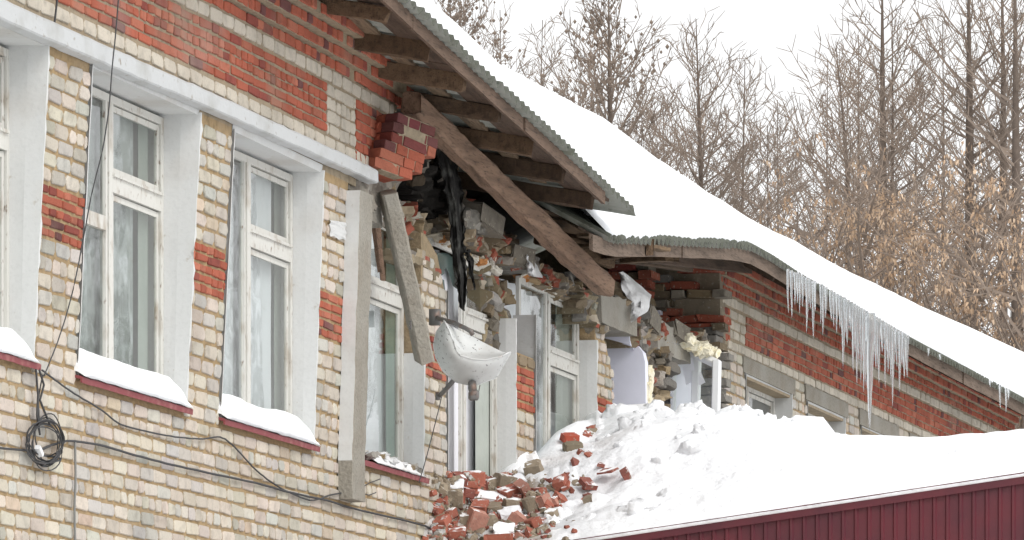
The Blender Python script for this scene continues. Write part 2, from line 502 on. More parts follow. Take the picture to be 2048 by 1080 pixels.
# ------------------------------------------------------------------ the brick building
bld = tag(empty('brick_building', (50, 0, 0)), 'long two storey school of cream and red brick with collapsed stretch of upper wall', 'building')
bld_off = Vector((50, 0, 0))
ORG = {}
def part(mb, name, mats, parent=None, smooth=False):
    """a part of the building: its mesh is written in world coordinates, so shift it under the Empty"""
    p = parent or bld
    off = bld_off if p is bld else ORG[p.name]
    org = Vector(mb.v[0]) if mb.v else Vector((0, 0, 0))
    mb.v = [(a - org.x, b - org.y, c - org.z) for a, b, c in mb.v]
    o = mb.build(name, mats, p, smooth)
    o.location = org - off
    ORG[o.name] = org
    return o
def thing(mb, name, mats, label, cat, group=None, smooth=False, kind=None, base=None):
    """a top-level one-mesh thing with its origin at its base"""
    org = Vector(base) if base else Vector((sum(v[0] for v in mb.v) / len(mb.v), sum(v[1] for v in mb.v) / len(mb.v), min(v[2] for v in mb.v)))
    mb.v = [(a - org.x, b - org.y, c - org.z) for a, b, c in mb.v]
    o = mb.build(name, mats, None, smooth); o.location = org; ORG[o.name] = org
    return tag(o, label, cat, group, kind)

W0, W1, W2, W3, W4, W5, W6, W7 = (32.3, 34.65), (35.49, 37.70), (38.47, 40.66), (41.39, 43.57), (44.29, 46.34), (46.99, 49.05), (49.66, 51.35), (52.0, 53.45)
FW = [(54.93, 57.0), (57.75, 59.6), (60.45, 62.3), (63.2, 65.0), (65.9, 67.7)]
STRIP0, STRIP1 = 7.215, 7.365

# --- intact left wall: mortar bed and bricks
m = MB()
bed = .012
ymain = .45
m.box((24, bed, 0), (36.5, ymain, SILL), TAN, 1)
m.box((36.5, bed, 0), (53.9, ymain, SILL - .006), TAN, 1)
for a, b in ((30.2, W0[0]), (W0[1], W1[0]), (W1[1], W2[0]), (W2[1], W3[0])):
    for k in range(10):
        z0, z1 = SILL + (STRIP0 - SILL) * k / 10, SILL + (STRIP0 - SILL) * (k + 1) / 10
        m.box((a + .006, bed, z0), (b - .006, ymain, z1), TAN, 1)
# pieces between the strip and the broken top of the wall
BRK = [F(722, 345), F(748, 312), F(770, 280), F(780, 246), F(800, 226), F(836, 200), F(846, 185), F(850, 160)]
upper = [(24, STRIP0), BRK[0]] + BRK[1:] + [(BRK[-1][0], 8.27), (24, 8.27)]
upper_bed = [(24, STRIP0), (BRK[0][0] - .02, STRIP0)] + [(x - .05, z) for x, z in BRK[:-1]] + [(BRK[-1][0] - .03, 8.1), (BRK[-1][0] - .03, 8.22), (24, 8.22)]
BL = [(p[0], p[1]) for p in BRK]
xx = 24.0
while xx < BRK[-1][0] - .04:
    xe_ = min(xx + .2, BRK[-1][0] - .03)
    zb = STRIP0 if xe_ < BRK[0][0] else lerp_list(BL, xe_) + .02
    if zb < 8.2: m.box((xx, bed, zb), (xe_, ymain, 8.22), GREYM, 1)
    xx = xe_
courses(m, 30.5, 44.29, 2.6, SILL - .07, 27, c_white, hdr=None, head=.2)
courses(m, 44.29, 46.2, 3.6, SILL - .01, 17, c_white)
for a, b in ((W0[1], W1[0]), (W1[1], W2[0]), (W2[1], W3[0])):
    courses(m, a, b, SILL - .07, 6.05, 8, c_white, rnd=.022)
    courses(m, a, b, 6.05, 6.38, 5, c_red, gap=.017, rnd=.007, head=.5)
    courses(m, a, b, 6.38, 7.16, 8, c_white, rnd=.026)
courses(m, 30.5, BRK[0][0] + .25, STRIP1 + .01, STRIP1 + .115, 1, c_cream, hdr=False, clip=None, rnd=.022)
courses(m, 30.5, P(650, 225).x - .2, 7.49, 7.85, 5, c_red, gap=.017, rnd=.007, head=.35)
xw = P(650, 225).x - .2
courses(m, xw + .01, xw + .78, 7.48, 7.85, 4, c_cream, gap=.013, rnd=.018, head=.3)
courses(m, xw + .80, 43.5, 7.40, 7.85, 6, c_red, clip=upper, gap=.012, rnd=.008, head=.4)
courses(m, 30.5, BRK[3][0] + .12, 7.855, 7.96, 1, c_cream, hdr=False, rnd=.018)
m.lean()
part(m, 'wall', [M_BRICK, M_MORTAR])

# --- corbelled cornice of red brick
m = MB()
for k, (z0, yy, xe) in enumerate(((7.97, 0.0, BRK[3][0] + .35), (8.05, -.055, BRK[4][0] + .3), (8.13, -.12, BRK[5][0] + .1), (8.21, -.19, BRK[6][0] + .05))):
    xx = 29.0
    while xx < xe - .06:
        m.box((xx, yy + .012, z0 - .006), (min(xx + .3, xe - .05), .4, z0 + .078), GREYM, 1); xx += .3
    x = 30.5
    while x < xe:
        l = .12 if R.random() < .75 else .25
        if R.random() > .03: brick(m, x, x + l, z0 + .002, z0 + .07, yy, c_red(), depth=.12, rnd=.008, yj=.008)
        x += l + .012
m.lean()
part(m, 'cornice', [M_BRICK, M_MORTAR])

# --- white lintel strip
m = MB()
rows = []
pr = [(.0, STRIP0 - .004), (-.068, STRIP0 + .004), (-.078, STRIP0 + .016), (-.078, STRIP1 - .02), (-.066, STRIP1), (.0, STRIP1 + .008)]
n = 90
for i in range(n + 1):
    x = 30.2 + (41.9 - 30.2) * i / n
    zb0 = lerp_list([(34, 7.195), (41.9, 7.272)], x); zt0 = lerp_list([(34, 7.325), (41.9, 7.372)], x)
    rows.append([(x, y + .005 * nz((x, y, z), 6), zb0 + (zt0 - zb0) * (z - STRIP0) / (STRIP1 - STRIP0) + .009 * nz((x * 2, 3, z), 5)) for y, z in pr])
m.grid(rows)
m.add(rows[-1], [tuple(range(6))])
m.lean()
part(m, 'lintel_band', M_STRIP)

# --- windows
def window(w, zt=HEAD - .02, zb=SILL, yf=.14, name='window', left_tr=.5, vent=.29, reveal=True, sill=True, sill_l=None, frame_mat=M_PAINT,
           panes=True, curtain=None, cmat=None, clabel=None, cx=(0, 1), split=.53, rev_mat=None, rev_top=None, head=True, sash=True):
    x0, x1 = w
    fx0, fx1 = x0 + .03, x1 - .02
    fw, d = .05, .032
    f = MB()
    j = .002
    zt0 = zt - .02
    f.box((fx0, yf, zb + .02), (fx0 + fw, yf + d, zt0), jit=j)
    f.box((fx1 - fw, yf, zb + .02), (fx1, yf + d, zt0), jit=j)
    f.box((fx0 + fw, yf + .001, zt0 - fw), (fx1 - fw, yf + d, zt0), jit=j)
    f.box((fx0 + fw, yf + .001, zb + .02), (fx1 - fw, yf + d, zb + .02 + fw), jit=j)
    xm = x0 + (x1 - x0) * split if split < 2 else P(split, 600, yf).x
    f.box((xm - .035, yf - .003, zb + .02 + fw), (xm + .035, yf + d, zt0 - fw), jit=j)
    f.box((xm - .078, yf + .006, zb + .02 + fw), (xm - .044, yf + d, zt0 - fw), jit=j)
    f.box((xm + .044, yf + .006, zb + .02 + fw), (xm + .074, yf + d, zt0 - fw), jit=j)
    H = zt0 - zb
    cells = []
    zl = zb + H * left_tr
    la, lb = fx0 + fw, xm - .078
    ra, rb = xm + .074, fx1 - fw
    if left_tr:
        f.box((la, yf + .004, zl - .045), (lb, yf + d, zl + .045), jit=j)
        cells += [(la, lb, zb + .075, zl - .045), (la, lb, zl + .045, zt0 - fw)]
    else: cells.append((la, lb, zb + .075, zt0 - fw))
    zr = zt0 - H * vent
    f.box((ra - .04, yf - .004, zr - .07), (rb, yf + d, zr + .05), jit=j)
    f.box((ra - .04, yf - .02, zr + .03), (rb, yf, zr + .05), jit=j)
    cells += [(ra, rb, zb + .075, zr - .07), (ra, rb, zr + .05, zt0 - fw)]
    if sash:                                                     # sash stiles round the right-hand panes
        for a, b, c, e in cells[-2:]:
            f.box((a + .006, yf + .016, c + .006), (a + .034, yf + .036, e - .006), jit=j); f.box((b - .04, yf + .016, c + .006), (b - .007, yf + .036, e - .006), jit=j)
            f.box((a + .034, yf + .017, e - .045), (b - .04, yf + .036, e - .008), jit=j); f.box((a + .034, yf + .017, c + .008), (b - .04, yf + .036, c + .045), jit=j)
    win = part(f, name, frame_mat)
    if panes:
        for i, (a, b, c, e) in enumerate(cells):
            if panes is not True and i not in panes: continue
            g = MB(); g.add([(a, yf + .026, c), (b, yf + .026, c), (b, yf + .026, e), (a, yf + .026, e)], [(0, 1, 2, 3)])
            part(g, 'pane', M_GLASS, win)
    rt = rev_top or zt
    if reveal:
        r = MB(); n = 34; rows = []
        for i in range(n + 1):
            z = zb - .02 + (rt - zb + .03) * i / n
            q = .030 * nz((x1, z, 0), 6) + .030 * nz((x1, z, 5), 15)
            ya = lean(x1, z)
            rows.append([(x1 + .014 + q, ya - .004 + .01, z), (x1 + .008 + q, ya - .013, z), (x1 - .010, ya - .012 + .004 * nz((x1, z, 2), 9), z), (x1 - .020 + .008 * nz((3, z, x1), 2), (ya + yf) / 2, z), (x1 - .018, yf + .02, z), (x1 - .022, .47, z)])
        r.grid(rows)
        n = 24; rows = []
        for i in range(n + 1 if head else 0):
            x = x0 - .01 + (x1 - x0 + .02) * i / n
            ya = lean(x, zt)
            rows.append([(x, yf + .05, zt + .004), (x, (ya + yf) / 2, zt + .006 * nz((x, 1, 1), 3)), (x, ya + .01, zt - .004), (x, ya + .002, zt + .05)])
        if head: r.grid(rows)
        else: part(r, 'reveal', M_PLASTER, win); r = MB()
        rows = []                                              # left jamb, in profile from the street
        for i in range(n + 1):
            z = zb - .02 + (rt - zb + .03) * i / n
            ya = lean(x0, z); q = .012 * nz((x0, z, 4), 9)
            rows.append([(x0 - .012 + q, ya - .01, z), (x0 + .016 + q, ya - .006, z), (x0 + .014, yf + .05, z)])
        r.grid(rows)
        part(r, 'reveal', rev_mat or M_PLASTER, win, smooth=False)
    if sill:
        a, b = (x0 - .02, x1 + .04) if sill is True else sill
        s = MB(); n = 14; rows = []
        for i in range(n + 1):
            x = a + (b - a) * i / n; t = .006 * nz((x, 2, 2), 4)
            rows.append([(x, .12, zb + .022), (x, -.035, zb - .012 + t), (x, -.045, zb - .02 + t), (x, -.042, zb - .055 + t), (x, -.032, zb - .053 + t), (x, -.030, zb - .03 + t), (x, .12, zb + .004)])
        s.grid(rows); s.add(rows[0], [tuple(range(7))]); s.add(rows[-1], [tuple(range(7))])
        part(s, 'sill', M_SILLM, win)
    if curtain:
        for (ua, ub, yd, cm, lab, za) in curtain:
            ua, ub = [(P(q, 700, yf + .1).x - x0) / (x1 - x0) if q > 2 else q for q in (ua, ub)]
            c = MB(); n = 46; rows = []
            for i in range(n + 1):
                t = i / n; x = x0 + (x1 - x0) * (ua + (ub - ua) * t)
                y = yf + .095 + yd * .3 + .016 * math.sin(t * (ub - ua) * 62 + nz((x, 1, 1), 2) * 3)
                rows.append([(x + .01 * nz((x, k, 3), 3), y + .008 * nz((x, k, 1), 2), zb - .05 + (zt - zb) * (za + (1 - za) * k / 5)) for k in range(6)])
            c.grid(rows)
            thing(c, 'curtain', cm, lab, 'curtain', smooth=True)
    return win

window(W0, curtain=[(0, 1, 0, M_CURT, 'grey folded curtain behind the window cut by the edge of the frame', 0)], left_tr=.5)
window(W1, split=221, left_tr=.56, curtain=[(0, 270, .04, M_CURTG, 'pale curtain with painted reflection mottling behind the left half of the first whole window from the left', 0), (274, 1, 0, M_CURT, 'grey green curtain strip on the right of the first whole window from the left', 0)])
window(W2, split=497, left_tr=0, curtain=[(0, 543, .05, M_CURTW, 'white net curtain in the second window from the lintel beam', 0), (547, 1, 0, M_CURT, 'grey green curtain strip in the window left of the upright beam', 0)])
window(W3, left_tr=.36, vent=.30, curtain=[(0, 768, .06, M_CURTW, 'added white sheet for the whitish reflection in the window with the leaning beam', 0), (762, 1, -.12, M_CURTD, 'dark green curtain strip behind the window with the leaning beam', 0)],  # white sheet stands in for the whitish reflection in the glass
       rev_top=6.2, head=False, split=.46)
window(W4, head=False, left_tr=0, vent=.27, panes=(2,) , rev_top=6.75, sill=False, split=929, name='window',
       curtain=[(-.05, 955, .10, M_CURTW, 'added white sheet brightening the window with charred felt hanging in it', 0), (942, 1, -.12, M_CURT, 'grey green curtain strip right of the satellite dish', 0)])  # white sheet added to make these panes read bright
window(W5, head=False, left_tr=0, vent=.29, panes=(0, 1, 2), rev_top=6.85, sill=False, split=1098,
       curtain=[(-.05, 1112, .10, M_CURTW, 'added white sheet brightening the window above the rubble heap', 0), (1102, 1, -.12, M_CURT, 'grey green curtain strip in the window above the rubble heap', 0)])  # added white sheet lends this window its bright panes
for i, w in enumerate(FW):
    window(w, yf=.16, left_tr=0, vent=.25, sill=False, reveal=True, split=.40, zt=7.13)

# --- far wall
m = MB()
for a, b in ((53.83, FW[0][0]), (FW[0][1], FW[1][0]), (FW[1][1], FW[2][0]), (FW[2][1], FW[3][0]), (FW[3][1], FW[4][0]), (FW[4][1], 69.7)):
    m.box((a, bed, SILL), (b, ymain, 7.10), TAN, 1)
    courses(m, a, b, 6.0, 7.10, 11, c_white, rnd=.018)
m.box((53.9, bed, 0), (69.7, ymain, SILL), TAN, 1)
m.box((53.86, bed, 7.10), (69.7, ymain, 8.28), GREYM, 1)
for (a, b) in FW:
    pass
LINT = [(a - .12, b + .14) for a, b in FW]
edges = [53.85] + [e for ab in LINT for e in ab] + [69.7]
for a, b in zip(edges[0::2], edges[1::2]):
    courses(m, a, b, 7.10, 7.30, 2, c_white, rnd=.018)
courses(m, 54.2, 69.7, 7.30, 7.395, 1, c_cream, hdr=False, rnd=.012)
courses(m, 54.95, 69.7, 7.40, 7.685, 4, c_red, rnd=.008, gap=.013)
courses(m, 54.28, 54.93, 7.40, 7.685, 3, c_cream, hdr=False)
courses(m, 53.83, 54.26, 7.36, 7.685, 4, c_red, rnd=.008, hdr=True)
courses(m, 53.83, 69.7, 7.69, 7.79, 1, c_cream, rnd=.012, hdr=False)
courses(m, 53.83, 69.7, 7.80, 7.95, 2, c_red, rnd=.008, hdr=True)
part(m, 'wall', [M_BRICK, M_MORTAR])
m = MB()
for z0, yy in ((7.955, -.04), (8.035, -.08), (8.11, -.08)):
    m.box((53.95, yy + .012, z0 - .004), (69.65, .4, z0 + .078), GREYM, 1)
    x = 53.8 + R.uniform(0, .2)
    while x < 69.6:
        l = R.choice([.12, .12, .25])
        brick(m, x, min(x + l, 69.68), z0 + .002, z0 + .07, yy, c_red(), depth=.1, rnd=.008, yj=.008); x += l + .012
part(m, 'cornice', [M_BRICK, M_MORTAR])
for a, b in LINT:
    m = MB()
    m.box((a, -.012, 7.14), (b, .2, 7.292), jit=.006)
    part(m, 'lintel', M_CONC)

# --- pier right of the leaning beam
def cc(pts): return [F(*p) for p in pts]
m = MB()
pD = cc([(800, 470), (816, 452), (842, 462), (852, 505), (872, 512), (876, 560), (893, 566)]) + [(W4[0] - .0, SILL - .07), (W3[1], SILL - .07)]
lo = [(W3[1] + .006, SILL), (W4[0] - .006, SILL)]
m.prism([lo[0], lo[1], (W4[0] - .02, 6.72), (W4[0] - .25, 7.0), (W3[1] + .12, 7.12), (W3[1] + .006, 7.12)], bed, .42, (.31, .24, .15), 1)
courses(m, W3[1], W4[0], SILL - .07, 6.05, 8, c_white, rnd=.02)
courses(m, W3[1], W4[0], 6.05, 6.38, 5, c_red, rnd=.008, gap=.017, hdr=True)
courses(m, W3[1], W4[0], 6.38, 7.16, 8, c_white, clip=pD, rnd=.026)
rough(m, cc([(806, 400), (830, 398), (850, 420), (885, 430), (903, 460), (896, 470), (865, 462), (850, 480), (835, 465), (808, 455)]), .1, .10, .3, .03, (.31, .25, .17), 3, 2)
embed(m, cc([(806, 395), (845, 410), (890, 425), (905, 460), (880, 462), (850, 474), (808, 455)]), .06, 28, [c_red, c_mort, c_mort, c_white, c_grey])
rough(m, cc([(845, 500), (880, 545), (870, 560), (850, 530), (815, 520), (818, 500)]), -.01, .02, .2, .03, (.29, .235, .155), 8, 2)
part(m, 'wall', [M_BRICK, M_MORTAR, M_RUIN])

# --- pier between the fourth and fifth window
m = MB()
zE = F(1030, 702)[1]
m.box((W4[1] + .006, bed, SILL - .5), (W5[0] - .006, .42, zE), TAN, 1)
courses(m, W4[1], W5[0], SILL - .07, 6.05, 8, c_white, rnd=.02)
courses(m, W4[1], W5[0], 6.05, 6.40, 5, c_red, rnd=.008, gap=.017)
courses(m, W4[1], W5[0], 6.40, 6.50, 1, c_mort, rnd=.03)
rE = cc([(998, 500), (1012, 505), (1030, 560), (1042, 570), (1046, 640), (1040, 700), (1028, 720), (1003, 700)])
rough(m, rE, .12, .12, .28, .035, (.30, .24, .15), 12, 2)
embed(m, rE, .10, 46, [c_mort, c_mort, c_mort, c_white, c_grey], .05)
part(m, 'wall', [M_BRICK, M_MORTAR, M_RUIN])

# --- pier between the fifth and the open window
m = MB()
pF = cc([(1190, 636), (1196, 642), (1208, 668), (1216, 690), (1226, 735), (1230, 830), (1191, 830)])
m.prism([(max(x - .03, W5[1] + .008), z) for x, z in pF], bed, .42, TAN, 1)
courses(m, W5[1], W6[0] + .05, 5.5, 6.05, 6, c_white, rnd=.018)
courses(m, W5[1], W6[0] + .05, 6.05, 6.40, 5, c_red, clip=pF, rnd=.008)
courses(m, W5[1], W6[0] + .05, 6.40, 7.25, 9, c_white, clip=pF, rnd=.02)
rF = cc([(1160, 588), (1180, 592), (1200, 622), (1202, 645), (1215, 690), (1200, 668), (1184, 640), (1172, 650), (1162, 620)])
rough(m, rF, -.02, .08, .4, .035, (.28, .23, .15), 22, 2)
embed(m, rF, 0.0, 24, [c_mort, c_white, c_mort, c_red, c_grey], .05)
part(m, 'wall', [M_BRICK, M_MORTAR, M_RUIN])

# --- ruined pier between the two open windows
m = MB()
rG = cc([(1272, 630), (1300, 622), (1322, 640), (1332, 670), (1342, 690), (1346, 760), (1340, 830), (1306, 830), (1304, 740), (1296, 705), (1276, 690)])
rough(m, rG, .06, .14, .4, .03, (.33, .26, .17), 31, 2)
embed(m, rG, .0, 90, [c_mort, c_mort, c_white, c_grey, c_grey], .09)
embed(m, cc([(1266, 630), (1300, 622), (1335, 668), (1330, 690), (1275, 665)]), -.02, 16, [c_red, c_red, c_grey], .05)
part(m, 'wall', [M_BRICK, M_MORTAR, M_RUIN])

# --- broken masonry over the windows (left on the lintels)
m = MB()
bands = [([(905, 440), (930, 416), (960, 425), (1000, 450), (1006, 485), (1000, 514), (960, 494), (918, 482)], 16, [c_red, c_mort, c_mort, c_grey]),
         ([(1000, 455), (1040, 490), (1092, 525), (1092, 548), (1060, 538), (1036, 530), (1004, 520)], 18, [c_red, c_mort, c_mort, c_grey]),
         ([(1088, 525), (1130, 548), (1165, 575), (1170, 602), (1130, 586), (1090, 564)], 18, [c_mort, c_grey, c_mort, c_red]),
         ([(1155, 560), (1200, 585), (1215, 608), (1190, 626), (1165, 606)], 14, [c_red, c_mort, c_grey]),
         ([(1205, 560), (1240, 560), (1330, 640), (1400, 680), (1420, 700), (1340, 690), (1300, 660), (1265, 655), (1225, 620)], 40, [c_mort, c_grey, c_mort, c_red, c_mort]),
         ([(1355, 690), (1415, 660), (1440, 690), (1440, 720), (1400, 720)], 16, [c_mort, c_grey, c_mort])]
for i, (pp, n, kk) in enumerate(bands):
    q = cc(pp)
    rough(m, q, .06, .13, .35, .028, (.27, .21, .14), 40 + i * 7)
    embed(m, q, .05, int(n * 1.3), kk, .05, (.20, .10, .065))
q = cc([(850, 262), (890, 268), (1000, 362), (1100, 458), (1230, 560), (1262, 610), (1100, 550), (1000, 480), (920, 440), (845, 410)])
rough(m, q, .42, .16, .3, .045, (.19, .14, .095), 77, 0, 5, (.65, .27, .08))
embed(m, q, .36, 60, [c_mort, c_grey, c_mort], .1)
q = cc([(700, 338), (792, 346), (778, 396), (748, 420), (728, 424), (706, 392)])
rough(m, q, -.035, .05, .3, .03, (.26, .235, .195), 71, 0, 6, (.8, .2, 0))
tag(part(m, 'masonry_remains', [M_RUIN]), kind='stuff')

# concrete lintels still lying over the openings
def lintel(a, b, z0, z1, y0, y1, jit=.012):
    m = MB(); n = 8; rows = []
    p, q = F(*a), F(*b)
    for i in range(n + 1):
        t = i / n; x = p[0] + (q[0] - p[0]) * t; z = p[1] + (q[1] - p[1]) * t
        k = lambda: R.uniform(-jit, jit)
        rows.append([(x + k(), y1, z + z0), (x + k(), y0 + k() * .5, z + z0 + k()), (x + k(), y0 + k() * .5, z + z1 + k() * 2), (x + k(), y1, z + z1 + k()), (x + k(), y1, z + z0)])
    m.grid(rows); m.add(rows[0], [tuple(range(5))]); m.add(rows[-1], [tuple(range(5))])
    return m
part(lintel((1196, 612), (1266, 640), -.14, .14, -.03, .3), 'lintel', M_CONC)
m = MB()
for i, pp in enumerate(([(1034, 496), (1060, 500), (1092, 520), (1090, 545), (1060, 540), (1036, 526)], [(940, 418), (975, 424), (1004, 446), (1002, 470), (965, 462), (940, 446)])):
    rough(m, cc(pp), .03, .05, .3, .03, (.25, .235, .205), 83 + i, 0, 6, (.85, .15, 0))
tag(part(m, 'masonry_remains', [M_RUIN]), kind='stuff')
part(lintel((1316, 668), (1382, 700), -.13, .13, .0, .3), 'lintel', M_CONC)
part(lintel((715, 372), (772, 398), -.20, .14, -.02, .3, .02), 'lintel', M_CONC)

m = MB()
for px, py, w, h, r in ((964, 438, .62, .15, .35), (1026, 508, .36, .15, .2), (1290, 640, .4, .16, .5), (1345, 672, .45, .15, .45)):
    chunk(m, P(px, py, .06), (w * .9, .2, h), (lambda k: (.19 * k, .168 * k, .135 * k))(R.uniform(.85, 1.1)), Matrix.Rotation(r * .35, 3, 'Y') @ Matrix.Rotation(R.uniform(-.3, .3), 3, 'Z') @ Matrix.Rotation(R.uniform(-.3, .3), 3, 'X'), .3, 0, True)
tag(part(m, 'masonry_remains', [M_RUIN]), kind='stuff')

# --- broken end of the far wall, seen end on
m = MB()
rH = cc([(1340, 530), (1380, 522), (1442, 525), (1446, 560), (1446, 680), (1405, 690), (1370, 650), (1330, 640), (1345, 600), (1330, 560)])
def endface(x, y0, y1, z0, z1, cols, seed):
    ph = .078; z = z0; k = 0
    while z < z1:
        y = y0 - R.uniform(0, .1)
        while y < y1:
            l = R.choice([.12, .25, .25])
            if R.random() > .22:
                dx = R.uniform(-.05, .13) + .10 * fbm((y * 2, z * 2, seed), 1.3)
                chunk(m, Vector((x + dx, y + l / 2, z + ph / 2)), (.24, l, .068), tuple(q * .74 for q in R.choice(cols)()), Matrix.Rotation(R.uniform(-.12, .12), 3, 'Z') @ Matrix.Rotation(R.uniform(-.07, .07), 3, 'X'), .16, 0, True)
            y += l + .012
        z += ph; k += 1
m.box((53.765, .0, 7.38), (54.1, .62, 8.1), (.24, .20, .145), 0, .02); m.box((53.80, .02, 7.12), (54.1, .95, 8.3), (.2, .165, .12), 0, .02)
endface(53.72, -.02, .62, 7.40, 8.30, [c_red, c_red, c_mort], 1)
endface(53.70, .50, 1.15, 7.62, 8.25, [c_red, c_mort, c_mort, c_grey], 2)
endface(53.66, -.02, .42, 6.35, 7.40, [c_grey, c_mort, c_grey], 3)
endface(53.2, .55, 1.0, 7.45, 7.95, [c_mort, c_grey, c_red], 4)
tag(part(m, 'masonry_remains', [M_RUIN]), kind='stuff')

# --- rooms behind the windows
m = MB()
m.box((24, 6.0, 0), (70, 6.2, 8.2))
for x in (30.2, 38.1, 44.0, 53.6, 62, 69.5): m.box((x - .06, .5, 4.2), (x + .06, 6.0, 7.6))
part(m, 'room_wall', M_ROOM)
m = MB(); m.box((24, .46, 4.0), (69.6, 6.0, 4.2)); part(m, 'storey_floor', M_CONC)
m = MB(); m.box((24, .46, 7.60), (43.4, 11, 7.82)); m.box((43.4, 1.5, 7.62), (53.6, 11, 7.84)); m.box((53.6, .46, 7.60), (69.6, 11, 7.82)); part(m, 'attic_floor', M_DARK)
# lilac partition seen through the open window, broken to a rounded corner
m = MB()
pts = [PX(a, b, 50.70) for a, b in ((1190, 634), (1215, 640), (1250, 655), (1258, 672), (1262, 690), (1276, 692), (1285, 704), (1290, 724), (1292, 830), (1190, 830))]
vs = [(p.x, p.y, p.z) for p in pts] + [(p.x + .12, p.y, p.z) for p in pts]; n = len(pts)
m.add(vs, [tuple(range(n)), tuple(range(2 * n - 1, n - 1, -1))] + [(i, i + n, (i + 1) % n + n, (i + 1) % n) for i in range(n)])
m.box((50.7, pts[0].y - .02, 4.2), (50.82, 6, 7.55))
pts = [PX(a, b, 50.55) for a, b in ((1190, 632), (1220, 638), (1256, 658), (1261, 690), (1204, 674))]
vs = [(p.x, p.y, p.z) for p in pts] + [(p.x + .14, p.y, p.z - .03) for p in pts]; n = len(pts)
m.add(vs, [tuple(range(n)), tuple(range(2 * n - 1, n - 1, -1))] + [(i, i + n, (i + 1) % n + n, (i + 1) % n) for i in range(n)])
part(m, 'partition', M_LILAC)
# torn lining under the lintel of the open window
m = MB(); rows = []
for i in range(9):
    t = i / 8
    rows.append([PX(1196 + 62 * t, 636 + 22 * t + 3 * math.sin(t * 5), 50.2 + .5 * s) + Vector((0, 0, -.10 * s * s)) for s in (0, .5, 1)])
m.grid(rows); part(m, 'reveal', M_LILAC)

# ------------------------------------------------------------------ roof
YA, YB, YC, YR = -.90, -.72, .6, 5.0      # eaves, crest of the snow seen from below, ridge
def eave(pts, y):
    q = [P(a, b, y) for a, b in pts]
    return [(p.x, p.z) for p in q]
EA = eave([(-900, -1010), (400, -370), (700, -118), (820, 0), (1010, 178), (1275, 425)], YA)
EA[0] = (24, EA[1][1] + .02)
EB = eave([(1236, 482), (1320, 483), (1400, 486), (1470, 490), (1510, 498), (1550, 520), (1600, 553), (1640, 576), (1826, 684), (2060, 808)], YB)
EB.append((70.4, EB[-1][1])); EB.insert(0, (EB[0][0] - 1.2, EB[0][1] - .05))
RID = [(p.x, p.z) for p in (P(a, b, YC) for a, b in ((840, -20), (900, 36), (960, 98), (1050, 152), (1100, 176), (1196, 226), (1206, 236), (1222, 262), (1300, 308), (1380, 360), (1440, 400), (1500, 438), (1560, 468), (1700, 543), (1900, 638), (2048, 702), (2110, 735)))]
RID.insert(0, (24, RID[0][1] + .1)); RID.append((90, RID[-1][1]))
PITCH = .45
def ridge(x): return lerp_list(RID, x) - .42 + PITCH * (YR - YC)
XA0, XA1 = 26.0, EA[-1][0]
XB0, XB1 = EB[0][0], 74.0
def surf(E, Y, x, y, drop=.42):
    """roof deck height: from the eave line up to the ridge"""
    ze = lerp_list(E, x); zr = lerp_list(RID, x) - drop
    return ze + (zr - ze) * (y - Y) / (YC - Y) if y < YC else zr + PITCH * (y - YC)
def deck(E, Y, x, y):
    """the sheets themselves: laid flatter on the outrigger joists, steeper above the wall"""
    ze = lerp_list(E, x); yk, k = (.5, .19) if E is EA else (.3, .55)
    if y <= yk: return ze + k * (y - Y)
    zk = ze + k * (yk - Y)
    return zk + (ridge(x) - .1 - zk) * (y - yk) / (YR - yk)
def corr(E, Y, x0, x1, per=.155, amp=.030, ys=(0, .08, .4, 1.0, 1.4, 2.6, 6), th=.007):
    m = MB(); n = int((x1 - x0) / per * 8); rows = [[], []]; top, bot = [], []
    for i in range(n + 1):
        x = x0 + (x1 - x0) * i / n
        sheet = int((x - x0) / 1.1)
        rr = random.Random(sheet * 7 + int(x0)); sh = rr.uniform(-.015, .015)
        w = amp * math.sin(2 * math.pi * x / per)
        a, b = [], []
        for k, dy in enumerate(ys):
            y = min(Y + dy + (sh if k == 0 else 0), YR); z = deck(E, Y, x, y) + w
            a.append((x, y, z + th)); b.append((x, y, z - th))
        top.append(a); bot.append(b)
    m.grid(top); m.grid(bot, mi=1, flip=True)
    m.grid([[t[0] for t in top], [t[0] for t in bot]])
    m.grid([[*top[0]], [*bot[0]]]); m.grid([[*top[-1]], [*bot[-1]]])
    return m
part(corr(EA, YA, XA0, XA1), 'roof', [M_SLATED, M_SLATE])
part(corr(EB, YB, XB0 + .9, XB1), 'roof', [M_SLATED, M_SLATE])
# the far slope closes the attic
m = MB()
m.grid([[(x, YR, ridge(x) - .08) for x in (24, 30, 36, 42, 48, 54, 60, 66, 74)], [(x, 11.6, 8.0) for x in (24, 30, 36, 42, 48, 54, 60, 66, 74)]])
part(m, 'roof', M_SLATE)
m = MB()
for x in (24.2, 69.6): m.add([(x, .1, 4), (x, 11.4, 4), (x, 11.4, 7.8), (x, YR, ridge(x) - .25), (x, .1, 8.2)], [(0, 1, 2, 3, 4)], GREYM)
m.box((24, 11.2, 0), (69.7, 11.5, 7.9), GREYM)
part(m, 'wall', M_MORTAR)

